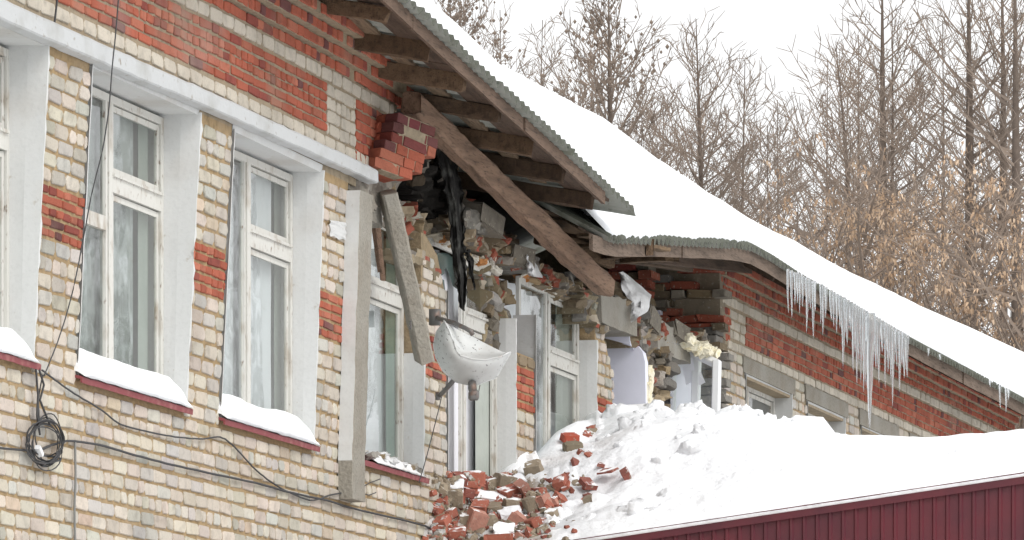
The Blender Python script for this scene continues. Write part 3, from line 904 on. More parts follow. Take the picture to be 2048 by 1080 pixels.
WC = [(.13, .082, .05), (.10, .065, .042), (.155, .10, .062), (.085, .055, .038)]
def wc(): 
    s = R.uniform(.8, 1.15); return tuple(c * s for c in R.choice(WC))
def along(E, Y, x0, x1, y, w, h, dz=0, step=2.9, name='batten', col=None):
    """boards lying along the eave"""
    m = MB(); x = x0
    while x < x1 - .3:
        xe = min(x + step * R.uniform(.8, 1.1), x1); n = max(2, int((xe - x) / .35)); c = col or wc(); rows = []
        dzz = R.uniform(-.006, .006); dyy = R.uniform(-.012, .012)
        for i in range(n + 1):
            xx = x + .004 + (xe - x - .008) * i / n
            z = deck(E, Y, xx, y) + dz + dzz; z2 = deck(E, Y, xx, y + w) + dz + dzz
            q = .006 * nz((xx, y, 0), 3)
            rows.append([(xx, y + dyy + q, z), (xx, y + w + dyy + q, z2), (xx, y + w + dyy, z2 - h), (xx, y + dyy, z - h + q), (xx, y + dyy + q, z)])
        m.grid(rows, c); m.add(rows[0][:4], [(0, 1, 2, 3)], c); m.add(rows[-1][:4], [(0, 1, 2, 3)], c)
        x = xe
    return m
# fascia board, soffit board and sheathing of the sagging eave
part(along(EA, YA, XA0, XA1 - .85, YA + .07, .03, .10, -.03, col=(.15, .10, .072)), 'fascia', M_WOOD)
part(along(EA, YA, XA0, XA1 - .55, YA + .11, .30, .022, -.032, col=(.11, .075, .055)), 'soffit_board', M_WOOD)
for y in (-.37, .0, .34, .9, 1.5): part(along(EA, YA, XA0, XA1 - .9, y, .13, .024, -.032, col=(.25, .18, .12)), 'sheathing_board', M_WOOD)
part(along(EB, YB, XB0 + .6, XB1, YB + .06, .03, .13, -.03, col=(.17, .125, .095)), 'fascia', M_WOOD)
part(along(EB, YB, XB0 + .9, XB1, YB + .10, .16, .022, -.04, col=(.13, .095, .07)), 'soffit_board', M_WOOD)
for y in (-.22, .2): part(along(EB, YB, XB0 + .6, XB1, y, .14, .025, -.035), 'sheathing_board', M_WOOD)
# joists carrying the eave
x = 30.4; k = 0
while x < XA1 - .7:
    m = MB(); ze = lerp_list(EA, x) - .115 + .17 * .19
    tilt = R.uniform(-.02, .05)
    m.beam((x, YA + .17, ze), (x + R.uniform(-.16, .16), 1.2, ze + .19 * 1.93 + tilt * .8), R.uniform(.05, .09), R.uniform(.10, .14), wc(), 0, 9, .008)
    part(m, 'joist', M_WOOD); x += R.uniform(.93, 1.05)
x = 54.3
while x < 69.6:
    m = MB(); m.beam((x, -.42, deck(EB, YB, x, -.42) - .12), (x, .05, deck(EB, YB, x, .05) - .12), .07, .10, (.10, .07, .05), 0, 2, .003)
    part(m, 'joist', M_WOOD); x += 1.02

# snow lying on the roof
def roof_snow(E, Y, x0, x1, th0, th1, lip, seed):
    m = MB(); n = int((x1 - x0) / .09); rows = []
    ys = [0, .04, .12, .28, .5, .75, 1.0, 1.15, 1.25, 2.0, 3.2, 4.6]
    for i in range(n + 1):
        x = x0 + (x1 - x0) * i / n
        wob = lip + .05 * nz((x, seed, 0), 1.3) + .03 * nz((x, seed, 4), 5)
        t0 = lerp_list(th0, x)
        zr = lerp_list(RID, x)
        row = [(x, Y + wob + .03, deck(E, Y, x, Y + wob + .03) + .0)]
        for dy in ys:
            y = Y + wob + dy
            v = max(0, min((y - Y) / (YC - Y), 1))
            base = surf(E, Y, x, y)
            rnd = math.sqrt(min(1, (dy + .012) / .30))
            t = (t0 * (1 - v) + .42 * v) * rnd
            t *= (1 + .05 * nz((x, y, seed), .8)) * (min(1, (x - x0) / .6) ** .5 if seed == 9 else 1)
            row.append((x, y, base + t + .012 * nz((x, y, seed), 3.2)))
        row.append((x, YR + .02, ridge(x) + .36))
        row.append((x, YR + 1.5, ridge(x) - .4))
        rows.append(row)
    m.grid(rows); return m
m1 = roof_snow(EA, YA, XA0, XA1 - .03, [(36, .02), (44, .035), (46.5, .16)], None, .24, 3)
sn = roof_snow(EB, YB, XB0 + 1.1, 74.05, [(46.5, .30), (50, .22), (54, .13), (56, .16), (60, .26), (70, .30)], None, .02, 9)
m1.add(sn.v, sn.f)
# the drift that slid between the two sheets
DRIFT = [(1200, 436, .16, .10), (1222, 446, .20, .13), (1245, 456, .22, .13), (1268, 462, .22, .12), (1232, 468, .14, .08), (1292, 466, .20, .12)]
thing(m1, 'roof_snow', M_SNOW, 'thick white snow covering the whole roof slope down to the eaves', 'snow', smooth=True, kind='stuff')

def blob(mb, c, dims, M, amp=.25, seed=0, col=(.9, .91, .93)):
    n1, n2 = 18, 12; vs, fs = [], []
    for i in range(n2 + 1):
        for j in range(n1):
            a, b = math.pi * i / n2, 2 * math.pi * j / n1
            p = Vector((math.sin(a) * math.cos(b), math.sin(a) * math.sin(b), math.cos(a)))
            k = 1 + amp * fbm(p + Vector((seed, seed * 2, 0)), 1.6) + amp * .5 * nz(p + Vector((0, seed, 5)), 4)
            vs.append(c + M @ Vector((p.x * dims[0] * k, p.y * dims[1] * k, p.z * dims[2] * k)))
    for i in range(n2):
        for j in range(n1):
            fs.append((i * n1 + j, i * n1 + (j + 1) % n1, (i + 1) * n1 + (j + 1) % n1, (i + 1) * n1 + j))
    mb.add(vs, fs, col)

m1 = MB()
for i, (px, py, w, h) in enumerate(DRIFT): blob(m1, P(px, py, -.42), (w * 1.4, w * 1.1, h), Matrix.Rotation(.3, 3, 'Y'), .3, i + 3)
thing(m1, 'snow_drift', M_SNOW, 'soft snow drift squeezed between the two roof sheets at the break', 'snow', smooth=True)

# loose planks at the torn end of the eave
def plank(p, q, y0, y1, w, h, col, label=None, seg=4):
    a, b = P(*p, y0), P(*q, y1)
    m = MB(); m.beam(a, b, w, h, col, 0, seg, .004); return m
for pp in (((1165, 470), (1330, 500), -.3, -.75, .12, .03, (.17, .115, .07)), ((1190, 505), (1300, 494), .2, -.7, .06, .14, (.14, .09, .055)), ((1130, 430), (1195, 468), .1, -.35, .15, .03, (.20, .14, .09)),
           ((1205, 522), (1345, 517), .3, -.5, .14, .05, (.15, .10, .06)), ((1140, 490), (1215, 494), .1, -.5, .10, .03, (.20, .14, .09)), ((1100, 452), (1230, 500), .5, .1, .06, .16, (.10, .07, .045)),
           ((1040, 425), (1195, 474), .35, .05, .16, .04, (.15, .10, .06)), ((1075, 470), (1225, 520), .45, .0, .06, .15, (.13, .085, .052)), ((1000, 372), (1180, 452), .5, .2, .05, .13, (.12, .08, .05)), ((1120, 470), (1215, 478), .2, -.45, .14, .03, (.21, .145, .09)),
           ((1225, 500), (1380, 522), .1, .0, .06, .20, (.11, .075, .05)), ((1300, 508), (1500, 530), -.1, -.1, .05, .16, (.10, .065, .045))):
    part(plank(*pp), 'loose_board', M_WOOD)

# the wall plate that has come down across the hole
m = MB()
a, b = P(822, 206, -.20), P(1210, 574, -.36)
m.beam(a, b, .15, .165, (.22, .14, .095), 0, 30, .009, roll=.12)
thing(m, 'fallen_beam', M_WOOD, 'long weathered squared timber fallen slantwise across the hole in the wall', 'beam')

# ------------------------------------------------------------------ hanging pieces of the wall
m = MB()
o = P(738, 333, -.06)
U = Vector((math.cos(.46), -math.sin(.46), -.17)).normalized(); Nn = U.cross(Vector((0, 0, 1))).normalized(); Wv = Nn.cross(U).normalized()
if Wv.z < 0: Wv = -Wv
Mx = Matrix((U, -Nn if Nn.y > 0 else Nn, Wv)).transposed()
for k in range(6):
    u0 = .04 * k + R.uniform(-.03, .03); ue = (.40, .50, .52, .62, .64, .60)[k]
    u = u0
    while u < ue - .04:
        l = min(R.choice([.25, .25, .12]), ue - u)
        c = o + U * (u + l / 2) + Wv * (k * .076 + .035) - Nn * (-.0)
        col = c_red() if k < 3 or R.random() < .3 else tuple(q * R.uniform(.9, 1.2) for q in (.19, .055, .05))
        chunk(m, c + Mx @ Vector((0, R.uniform(-.008, .008), 0)), (l - .003, .122, .072), tuple(q * .8 for q in col), Mx @ Matrix.Rotation(R.uniform(-.03, .03), 3, 'Y'), .08, 0, True)
        u += l + .01
    c = o + U * ((u0 + ue) / 2) + Wv * (k * .076 + .035)
    m.obox(c, (ue - u0 - .14, .108, .078), Mx, GREYM, 1, .004)
    m.obox(c - Mx @ Vector((0, 1, 0)) * .14 * (1 if (Mx @ Vector((0, 1, 0))).y < 0 else -1), (ue - u0, .16, .07), Mx, c_red(), 0, .01, .01)
thing(m, 'brickwork_block', [M_BRICK, M_MORTAR], 'tilted block of red brickwork hanging loose at the torn end of the cornice', 'brickwork')

# torn masonry core behind the hanging block
m = MB()
rK = cc([(722, 345), (745, 318), (775, 285), (800, 262), (842, 262), (850, 300), (846, 350), (850, 400), (830, 402), (790, 395), (770, 385), (735, 370)])
rough(m, rK, .16, .12, .3, .045, (.24, .19, .13), 60)
embed(m, rK, .14, 50, [c_mort, c_mort, c_grey, c_red], .06)
tag(part(m, 'masonry_remains', [M_RUIN]), kind='stuff')

m = MB()
q = cc([(838, 262), (872, 262), (908, 310), (928, 370), (926, 425), (896, 436), (862, 392), (846, 340)])
rough(m, q, .10, .16, .3, .03, (.035, .032, .029), 64, 0, 6, (.86, .14, 0))  # near black broken masonry around the upper end of the felt
embed(m, q, .08, 26, [lambda: (.05, .045, .04), lambda: (.09, .07, .05)], .06)
tag(part(m, 'dark_masonry', mat('near_black_masonry', attr=True, rough=1, noise=[(9, .6, .45, .75, 6)], bump=(30, .6, .02), spec=.05)), kind='stuff')

# upright white painted beam
m = MB(); n = 40
xb0 = P(706, 700, -.11).x; xb1 = P(731, 700, -.11).x
zt_, zb_ = P(712, 385, -.1).z, P(712, 1000, -.1).z
rows = []
for i in range(n + 1):
    t = i / n; z = zb_ + (zt_ - zb_) * t
    dx = .02 * nz((1, z, 0), 3); s = -.11 * max(0, min(1, (z - SILL) / 1.95)) * .55
    e = .008 * nz((2, z, 0), 9); e2 = .008 * nz((5, z, 0), 11)
    rows.append([(xb0 + dx, .0 + s, z), (xb0 + dx + e2, -.105 + s + e, z), (xb0 + dx + .02, -.112 + s, z), (xb1 + dx, -.108 + s + e, z), (xb1 + dx, .0 + s, z)])
cut = int(n * .14)
m.grid([r[:2] for r in rows[:cut + 1]], mi=1); m.grid([r[:2] for r in rows[cut:]], mi=0)
m.grid([r[1:] for r in rows], mi=1)
m.add(rows[-1], [tuple(range(5))], mi=1); m.add(rows[0], [tuple(range(4, -1, -1))], mi=1)
thing(m, 'concrete_beam', [M_PLASTER, M_CONC], 'upright concrete beam with one whitewashed side standing against the wall', 'beam')

# leaning beam
m = MB()
a, b = P(776, 385, -.10), P(850, 722, -.26)
m.beam(a, b, .19, .12, (1, 1, 1), 0, 22, .004, up=(0.2, -1, .1), roll=-.25)
lb = thing(m, 'concrete_beam', M_CONC, 'grey concrete beam leaning aslant over the broken window', 'beam')
m = MB()
c = P(815, 650, -.42)
m.tube([c + Vector((math.cos(t) * .012, -.01 - .02 * math.sin(t * .5), math.sin(t) * .03)) for t in [i * .55 for i in range(12)]], .005, 5)
o = m.build('lifting_eye', M_STEEL, lb); o.location = -ORG[lb.name]

# wooden laths hanging behind the beam
for (a, b, y0, y1) in (((742, 408), (760, 545), .10, .06), ((752, 410), (766, 560), .14, .05)):
    m = MB(); m.beam(P(*a, y0), P(*b, y1), .035, .014, (.26, .17, .12), 0, 6, .003)
    thing(m, 'lath', M_WOOD, 'thin brown lath hanging in the vent of the broken window', 'lath', 'laths in the broken window')

# charred roofing felt hanging from the wall top
def felt(outline_l, outline_r, y0, y1, amp, label, n=40, k=10):
    m = MB(); rows = []
    for i in range(n + 1):
        t = i / n; rw = []
        yl = lerp_list([(j / (len(outline_l) - 1), p[1]) for j, p in enumerate(outline_l)], t); xl = lerp_list([(j / (len(outline_l) - 1), p[0]) for j, p in enumerate(outline_l)], t)
        yr_ = lerp_list([(j / (len(outline_r) - 1), p[1]) for j, p in enumerate(outline_r)], t); xr = lerp_list([(j / (len(outline_r) - 1), p[0]) for j, p in enumerate(outline_r)], t)
        for j in range(k + 1):
            s = j / k; q = nz((s * 3, t * 6, y0), 1.4)
            e = (7 * nz((t * 26, j, 1), 1.0) if j in (0, k) else 0)
            rw.append(P(xl + (xr - xl) * s + e, yl + (yr_ - yl) * s, y0 + (y1 - y0) * t + amp * math.sin(s * 9 + 2 * q + t * 2) + amp * q))
        rows.append(rw)
    m.grid(rows); rows2 = [[p + Vector((.006, .012, 0)) for p in r] for r in rows]; m.grid(rows2, flip=True)
    m.grid([[r[0] for r in rows], [r[0] for r in rows2]]); m.grid([[r[-1] for r in rows], [r[-1] for r in rows2]]); m.grid([rows[-1], rows2[-1]])
    return thing(m, 'roofing_felt', M_FELT, label, 'roofing felt')
felt([(872, 290), (886, 350), (898, 410), (903, 470), (908, 530), (916, 570), (921, 614)], [(900, 290), (914, 330), (927, 390), (929, 450), (930, 510), (935, 560), (930, 622)], -.02, -.12, .018,
     'long charred strip of roofing felt hanging over the broken window top')
felt([(930, 500), (936, 520), (946, 560)], [(940, 498), (948, 525), (951, 580)], -.05, -.10, .015, 'small curled rag of black felt beside the hanging sheet', 12, 3)

# snow caught in the ruin
def snow_slab(pts, y0, y1, lab, mt):
    m = MB(); rows = []
    for i in range(13):
        t = i / 12
        l = [lerp_list([(j / (len(pts) - 1), p[q]) for j, p in enumerate(pts)], t) for q in range(4)]
        rows.append([P(l[0] + (l[2] - l[0]) * s + 4 * nz((t * 5, s * 3, y0)), l[1] + (l[3] - l[1]) * s, y0 + (y1 - y0) * t - .05 * math.sin(s * 3.1) + .04 * nz((t * 6, s * 4, 3))) for s in [k / 6 for k in range(7)]])
    m.grid(rows)
    return thing(m, 'snow_patch', mt, lab, 'snow', smooth=True)
snow_slab([(1236, 545, 1246, 543), (1246, 580, 1276, 566), (1262, 610, 1302, 590), (1262, 645, 1296, 622)], .05, -.10, 'icy grey sheet of snow sliding down above the open window', M_DSNOW)
snow_slab([(1044, 500, 1062, 496), (1050, 530, 1068, 520), (1058, 552, 1086, 556)], .02, -.06, 'small snow patch caught in the broken bricks below the timber', M_DSNOW)
snow_slab([(946, 415, 975, 425), (938, 440, 990, 448), (945, 452, 1000, 470)], .20, .10, 'grey snow lying behind the charred felt', M_DSNOW)

# rusty rags of insulation on the window heads
for i, (a, b, y) in enumerate((((862, 468), (905, 492), .16), ((925, 508), (992, 540), .16), ((1040, 548), (1090, 570), .16), ((1100, 575), (1150, 600), .16))):
    m = MB()
    for k in range(26):
        t = R.random(); p = P(a[0] + (b[0] - a[0]) * t, a[1] + (b[1] - a[1]) * t + R.uniform(-3, 3), y + R.uniform(-.05, .03))
        chunk(m, p, (R.uniform(.05, .14), .06, R.uniform(.02, .05)), R.choice([(.55, .50, .40), (.45, .20, .07), (.60, .57, .5), (.33, .24, .14)]), None, .3)
    tag(part(m, 'head_packing', M_RUIN), kind='stuff')

# broken glass in the felt window
win4 = bpy.data.objects['window.004']
for pp in ([(874, 506), (894, 506), (914, 522), (914, 578), (906, 572), (897, 545), (891, 535), (888, 548), (880, 553), (874, 535)], [(880, 556), (888, 560), (890, 580), (884, 612), (880, 612)], [(978, 614), (990, 604), (990, 634), (978, 630)], [(1138, 668), (1150, 654), (1150, 690), (1126, 680)]):
    m = MB(); q = [P(x, y, .215) for x, y in pp]
    m.prism([(p.x, p.z) for p in q], .213, .217)
    w = win4 if pp[0][0] < 1000 else bpy.data.objects['window.005']
    part(m, 'glass_shard', M_SHARD, w)

# plastic window in the last hole: frame, foam, a reflection built as flat sheets
rp = tag(empty('plastic_window', P(1420, 815, .05)), 'white plastic window with yellow foam torn out of the last hole', 'window')
ro = Vector(rp.location)
def sub(mb, name, mt, smooth=False):
    mb.v = [(a - ro.x, b - ro.y, c - ro.z) for a, b, c in mb.v]; return mb.build(name, mt, rp, smooth)
def bar(mb, p, q, w, d): mb.beam(p, q, w, d, (1, 1, 1), 0, 1, 0, up=(0, 1, 0))
m = MB(); y = -.02
bar(m, P(1394, 706, y), P(1390, 850, y), .10, .07); bar(m, P(1434, 722, y - .25), P(1431, 850, y - .25), .09, .07); bar(m, P(1366, 696, y + .1), P(1434, 728, y - .25), .07, .07)
bar(m, P(1344, 700, .25), P(1342, 850, .25), .10, .07)
sub(m, 'frame', M_PVC)
m = MB(); q = [P(1398, 716, -.04), P(1431, 730, -.24), P(1431, 850, -.24), P(1396, 850, -.04)]
m.add(q, [(0, 1, 2, 3)]); sub(m, 'pane', M_GLASS)
m = MB(); q = [P(1345, 700, .24), P(1391, 706, .0), P(1388, 850, .0), P(1343, 850, .24)]
m.add(q, [(0, 1, 2, 3)]); sub(m, 'pane', M_GLASS)
m = MB()
for k in range(60):
    t = R.random(); p = P(1366 + 66 * t, 688 + 26 * t - R.uniform(0, 9), .02 - .22 * t + R.uniform(-.05, .05))
    chunk(m, p, (R.uniform(.06, .16), R.uniform(.05, .1), R.uniform(.03, .09)), (1, 1, 1), None, .3)
sub(m, 'foam', M_FOAM, False)
m = MB(); q = [P(1362, 722, .12), P(1385, 712, .0), P(1393, 760, -.03), P(1372, 770, .08)]  # flat white quads standing in for reflections in the glass
m.add(q, [(0, 1, 2, 3)]); q = [P(1396, 748, -.07), P(1401, 742, -.09), P(1411, 765, -.14), P(1397, 772, -.07)]; m.add(q, [(0, 1, 2, 3)])
sub(m, 'paper_reflection', M_PAPER)
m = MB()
m.grid([[P(1345, 696, .30), P(1343, 850, .30)], [P(1392, 706, .16), P(1389, 850, .16)]])  # added pale board behind the left pane, supplying its reflected brightness
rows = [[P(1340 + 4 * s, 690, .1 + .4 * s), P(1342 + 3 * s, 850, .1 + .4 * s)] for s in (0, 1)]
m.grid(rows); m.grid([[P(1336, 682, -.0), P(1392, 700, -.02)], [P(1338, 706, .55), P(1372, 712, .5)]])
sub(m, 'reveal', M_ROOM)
m = MB()
for k in range(9):
    t = k / 8; p = P(1297 + 3 * math.sin(t * 7), 742 + 66 * t, -.03)
    chunk(m, p, (.10 + .03 * math.sin(k * 2), .06, .10), (1, 1, 1), Matrix.Rotation(R.uniform(-.2, .2), 3, 'Y'), .25)
thing(m, 'insulation_strip', M_FOAM, 'torn yellow strip of insulation standing in the open window', 'insulation')

# ------------------------------------------------------------------ satellite dish
dc = P(945, 700, -.50)
dish = tag(empty('satellite_dish', dc), 'bent and folded white satellite dish hanging from the wall', 'satellite dish')
rv = Vector((ST, -CT, 0)); fv = Vector((CT, ST, 0)); upv = Vector((0, 0, 1))
SC = dc.dot(fv) and (Vector((dc.x, dc.y + D, 0)).dot(fv)) / FX      # metres per pixel at the dish
def Q(px, py, toward=0.0): return rv * ((px - 945) * SC) + upv * ((700 - py) * SC) - fv * toward
crease = [(888, 643), (898, 664), (908, 690), (914, 708), (921, 717), (945, 724), (972, 725), (1000, 718), (1021, 706)]
rim = [(888, 643), (873, 664), (867, 690), (872, 716), (886, 742), (912, 764), (946, 772), (992, 756), (1021, 706)]
m = MB(); rows = []
NS = 24
def crv(pts, t):
    L = [(j / (len(pts) - 1), p) for j, p in enumerate(pts)]
    return tuple(lerp_list([(a, p[q]) for a, p in L], t) for q in (0, 1))
for i in range(NS + 1):
    t = i / NS; a, b = crv(rim, t), crv(crease, t); row = []
    for k in range(11):
        s = k / 10
        bul = .16 * math.sin(math.pi * min(1, s * .62 + .0)) * math.sin(math.pi * t) ** .5
        row.append(Q(a[0] + (b[0] - a[0]) * s, a[1] + (b[1] - a[1]) * s, bul + .06 * s))
    rows.append(row)
m.grid(rows); lip = [r[-1] for r in rows]
m.grid([[p + fv * .012 for p in r] for r in rows], flip=True)
m.grid([[r[0] for r in rows], [r[0] + fv * .012 for r in rows]])
# the folded over upper half shows its inner face
top = [(889, 640), (902, 648), (918, 657), (934, 665), (950, 672), (966, 681), (984, 690), (1004, 700), (1022, 706)]
frow = []
for i in range(NS + 1):
    t = i / NS; a = crv(top, t); row = []
    for k in range(9):
        s = k / 8
        e = lip[i].lerp(Q(a[0], a[1], -.12), s)
        row.append(e + fv * (.10 * math.sin(math.pi * s) * math.sin(math.pi * t)))
    frow.append(row)
m.grid(frow); m.grid([[p + fv * .01 for p in r] for r in frow], flip=True); m.grid([[r[-1] for r in frow], [r[-1] + fv * .01 for r in frow]])
m.tube(lip, .007, 6); m.tube([r[0] for r in rows], .006, 6)
m.build('reflector', M_DISH, dish, True)
m = MB()
m.tube([Q(872, 620, -.50), Q(878, 626, -.40), Q(905, 642, -.1), Q(930, 657, .04), Q(941, 664, .06), Q(946, 672, .06)], .018, 8)
m.box(tuple(Q(871, 620, -.50) - Vector((.03, .03, .06))), tuple(Q(871, 620, -.50) + Vector((.03, .05, .06))))
m.build('bracket', M_STEEL, dish, True)
m = MB()
m.tube([Q(876, 780, -.50), Q(890, 772, -.3), Q(906, 762, 0)], .018, 8)
m.tube([Q(874, 772, -.48), Q(874, 788, -.48)], .02, 8)
m.build('bracket', M_STEEL, dish, True)
m = MB()
m.tube([Q(944, 766, .06), Q(945, 778, .08), Q(947, 786, .08)], [.03, .034, .03], 10); m.obox(Q(948, 793, .08), (.075, .075, .07), Matrix.Rotation(.4, 3, 'Z'), (1, 1, 1), 0, .003, .012)
m.tube([Q(947, 799, .08), Q(947, 803, .08)], .012, 6); m.tube([Q(951, 793, .12), Q(958, 785, .1), Q(960, 772, .05)], .004, 5)
m.build('receiver_head', M_STEEL, dish, True)

# ------------------------------------------------------------------ cables
def cable(pts, r, label, y=-.02, mt=None, name='cable', group=None, sub=6, jig=.5):
    pts = [(a, b) for a, b in pts]; w = []
    for i in range(len(pts) - 1):
        p0 = pts[max(i - 1, 0)]; p1, p2 = pts[i], pts[i + 1]; p3 = pts[min(i + 2, len(pts) - 1)]
        for k in range(sub):
            t = k / sub
            f = lambda a, b, c, d: .5 * (2 * b + (c - a) * t + (2 * a - 5 * b + 4 * c - d) * t * t + (3 * b - a - 3 * c + d) * t ** 3)
            w.append((f(p0[0], p1[0], p2[0], p3[0]) + R.uniform(-jig, jig) * .3, f(p0[1], p1[1], p2[1], p3[1]) + R.uniform(-jig, jig)))
    w.append(pts[-1]); vs = []
    for a, b in w:
        x, z = F(a, b, y); vs.append((x, y + lean(x, z), z))
    m = MB(); m.tube(vs, r, 6)
    return thing(m, name, mt or M_CABLE, label, 'cable', group, smooth=True)
cable([(-30, 893), (30, 899), (75, 900), (110, 888), (140, 882), (200, 890), (262, 908), (330, 926), (400, 942), (512, 966), (580, 985), (650, 1000), (700, 1015), (770, 1032), (830, 1046), (862, 1056)], .008, 'thick black cable running along the wall below the window sills')
cable([(84, 740), (110, 760), (150, 788), (200, 818), (240, 848), (290, 862), (340, 872), (400, 878), (440, 874), (470, 895), (512, 940), (560, 975), (620, 1000), (660, 990), (690, 985)], .006, 'thin black wire sagging below the snowy window sills')
cable([(238, -20), (232, 60), (224, 140), (218, 215), (205, 300), (184, 385), (168, 470), (146, 580), (120, 670), (88, 752)], .0045, 'thin wire hanging aslant in front of the brick pier and window', -.16)
cable([(116, -20), (111, 30), (106, 62)], .007, 'short black wire ending at the white lintel band', -.03)
cable([(150, 884), (151, 960), (149, 1020), (151, 1100)], .008, 'grey conduit running straight down the cream brick wall', -.02, M_GREYCABLE, 'conduit', jig=.2)
cable([(752, 985), (736, 990), (722, 980), (735, 968), (760, 958)], .004, 'short bent wire end beside the foot of the upright beam')
cable([(886, 775), (882, 800), (872, 840), (862, 880), (850, 925), (838, 965)], .004, 'loose aerial wire hanging down from the satellite dish', -.10)
m = MB()
for k in range(11):
    cx, cy = 90 + R.uniform(-7, 8), 884 + R.uniform(-8, 8); rx, ry = R.uniform(22, 36), R.uniform(34, 52); a0 = R.uniform(0, 6.28); pts = []
    for i in range(27):
        t = a0 + i * 6.283 / 24; x, z = F(cx + rx * math.cos(t) + 2 * math.sin(3 * t + k), cy + ry * math.sin(t), -.03 - .01 * (k % 4)); pts.append((x, -.03 - .01 * (k % 4), z))
    m.tube(pts, .0042, 5)
for pp in ([(72, 738), (76, 790), (74, 830), (80, 870)], [(78, 738), (88, 770), (80, 800), (100, 850)], [(85, 750), (76, 800), (78, 850)], [(70, 905), (90, 912), (118, 914), (121, 920), (100, 926), (76, 916)]):
    m.tube([(F(a, b, -.04)[0], -.04, F(a, b, -.04)[1]) for a, b in pp], .007, 5)
thing(m, 'cable_coil', M_CABLE, 'coil of black cable hanging under the sill at the edge', 'cable')
m = MB(); a, b = F(72, 894, -.06), F(79, 910, -.06)
m.beam((a[0], -.07, a[1]), (b[0], -.07, b[1]), .035, .03)
thing(m, 'cable_tag', M_PVC, 'small white tag tied into the black cable coil', 'tag')
m = MB(); rows = []
for i in range(9):
    t = i / 8; rows.append([(lambda q: (q[0], lean(*q) - .012 - .01 * nz((i, k, 0), .7), q[1]))(F(657 + 32 * k / 5 + 2 * nz((i, k, 2), .9), 440 + 34 * t + 9 * k / 5 * .6 + (9 * nz((k, 7, 1), 1.7) if i == 8 else 0))) for k in range(6)])
m.grid(rows); part(m, 'plaster_patch', M_PLASTER)

# ------------------------------------------------------------------ snow on the sills
def sill_snow(x0, x1, th, label, mt=None, y0=-.045):
    m = MB(); rows = []; n = 40
    for i in range(n + 1):
        t = i / n; x = x0 + (x1 - x0) * t
        e = min(1, (t + .004) / .05, ((1 - t) + .001) / .16) ** .5
        h = th * e * (1 + .22 * nz((x, 1, th), 1.6))
        rows.append([(x, .17, SILL + .02 + h * 1.15)] + [(x, y, SILL + .015 + zz * h - (.03 if y < y0 + .02 else 0)) for y, zz in ((.10, 1.12), (.0, 1.05), (y0 * .4, .90), (y0 * .8, .66), (y0 - .012, .35), (y0 - .014, .0), (y0 + .03, -.02))])
    for r in rows:
        for k in range(len(r)): r[k] = (r[k][0], r[k][1] + .008 * nz((r[k][0], k, 1), 5), r[k][2] + .006 * nz((r[k][0], k, 2), 6))
    m.grid(rows); m.add(rows[0], [tuple(range(8))]); m.add(rows[-1], [tuple(range(8))])
    return thing(m, 'sill_snow', mt or M_SNOW, label, 'snow', 'snow ridges on the window sills', True)
sill_snow(32.3, 34.62, .13, 'snow ridge on the sill cut by the picture edge')
sill_snow(W1[0] - .02, W1[1] + .01, .14, 'smooth snow ridge on the sill of the first whole window from the left')
sill_snow(W2[0] - .02, W2[1] + .01, .13, 'smooth snow ridge on the sill nearest the upright beam')
sill_snow(42.15, 43.5, .045, 'thin dirty snow on the sill under the leaning beam', M_DSNOW)
m = MB()
for k in range(40):
    x = R.uniform(42.1, 43.5); chunk(m, Vector((x, R.uniform(-.03, .12), SILL + R.uniform(.03, .06))), (R.uniform(.03, .12), .06, R.uniform(.02, .05)), R.choice([c_grey(), (.6, .6, .6), c_mort()]), None, .3)
thing(m, 'plaster_crumbs', M_RUBBLE, 'plaster crumbs scattered on the thin snow of the broken window sill', 'crumbs', kind='stuff')

# ------------------------------------------------------------------ icicles
def icicle(px, py, length, r, label, group):
    """length in picture rows"""
    a = P(px, py, YB - .05 + R.uniform(-.02, .02)); L = length * (Vector((a.x, a.y + D, 0)).dot(fv)) / FX
    m = MB(); pts, rad = [], []; n = 12; ph = R.uniform(0, 9)
    for i in range(n + 1):
        t = i / n
        pts.append(a + Vector((.010 * math.sin(t * 5 + ph) * t, .006 * math.cos(t * 4 + ph) * t, .04 - L * t)))
        rad.append(r * ((1 - t) ** .75) * (1 + .10 * math.sin(t * 30 + ph)) + .0012)
    m.tube(pts, rad, 7)
    return thing(m, 'icicle', M_ICE, label, 'icicle', group, smooth=True, base=a)
def eavey(px): return lerp_list([(1570, 548), (1640, 580), (1826, 690), (2048, 806)], px)
G1 = 'icicles on the far eave'
for px, L in ((1576, 88), (1583, 95), (1590, 66), (1595, 60), (1600, 78), (1606, 62), (1614, 110), (1620, 60), (1627, 116), (1630, 60)):
    icicle(px, eavey(px) - 4, L, R.uniform(.012, .02), 'slim icicle in the short row left of the long icicle cluster', G1)
for px, L in ((1642, 80), (1646, 100), (1652, 62), (1662, 60), (1668, 70), (1674, 80), (1680, 66), (1686, 140), (1690, 70), (1695, 90), (1701, 60), (1707, 136), (1713, 160), (1717, 120), (1722, 150), (1727, 165), (1732, 150), (1748, 60), (1752, 105), (1757, 130), (1764, 64), (1771, 130), (1776, 96), (1781, 110), (1786, 160), (1793, 76), (1800, 120), (1805, 64), (1808, 90), (1814, 84)):
    icicle(px, eavey(px) - 4, L, R.uniform(.014, .026), 'icicle in the dense cluster hanging around the longest one', G1)
icicle(1740, eavey(1740) - 4, 236, .052, 'longest and thickest icicle, reaching down to the snow pile', G1)
for px, L in ((1857, 16), (1880, 12), (1980, 14)): icicle(px, eavey(px) - 2, L, .012, 'tiny icicle stub on the eave right of the dense cluster', G1)
for px, L in ((2000, 48), (2012, 50), (2017, 22)): icicle(px, eavey(px) - 4, L, .014, 'small lone icicle near the far end of the eave', G1)

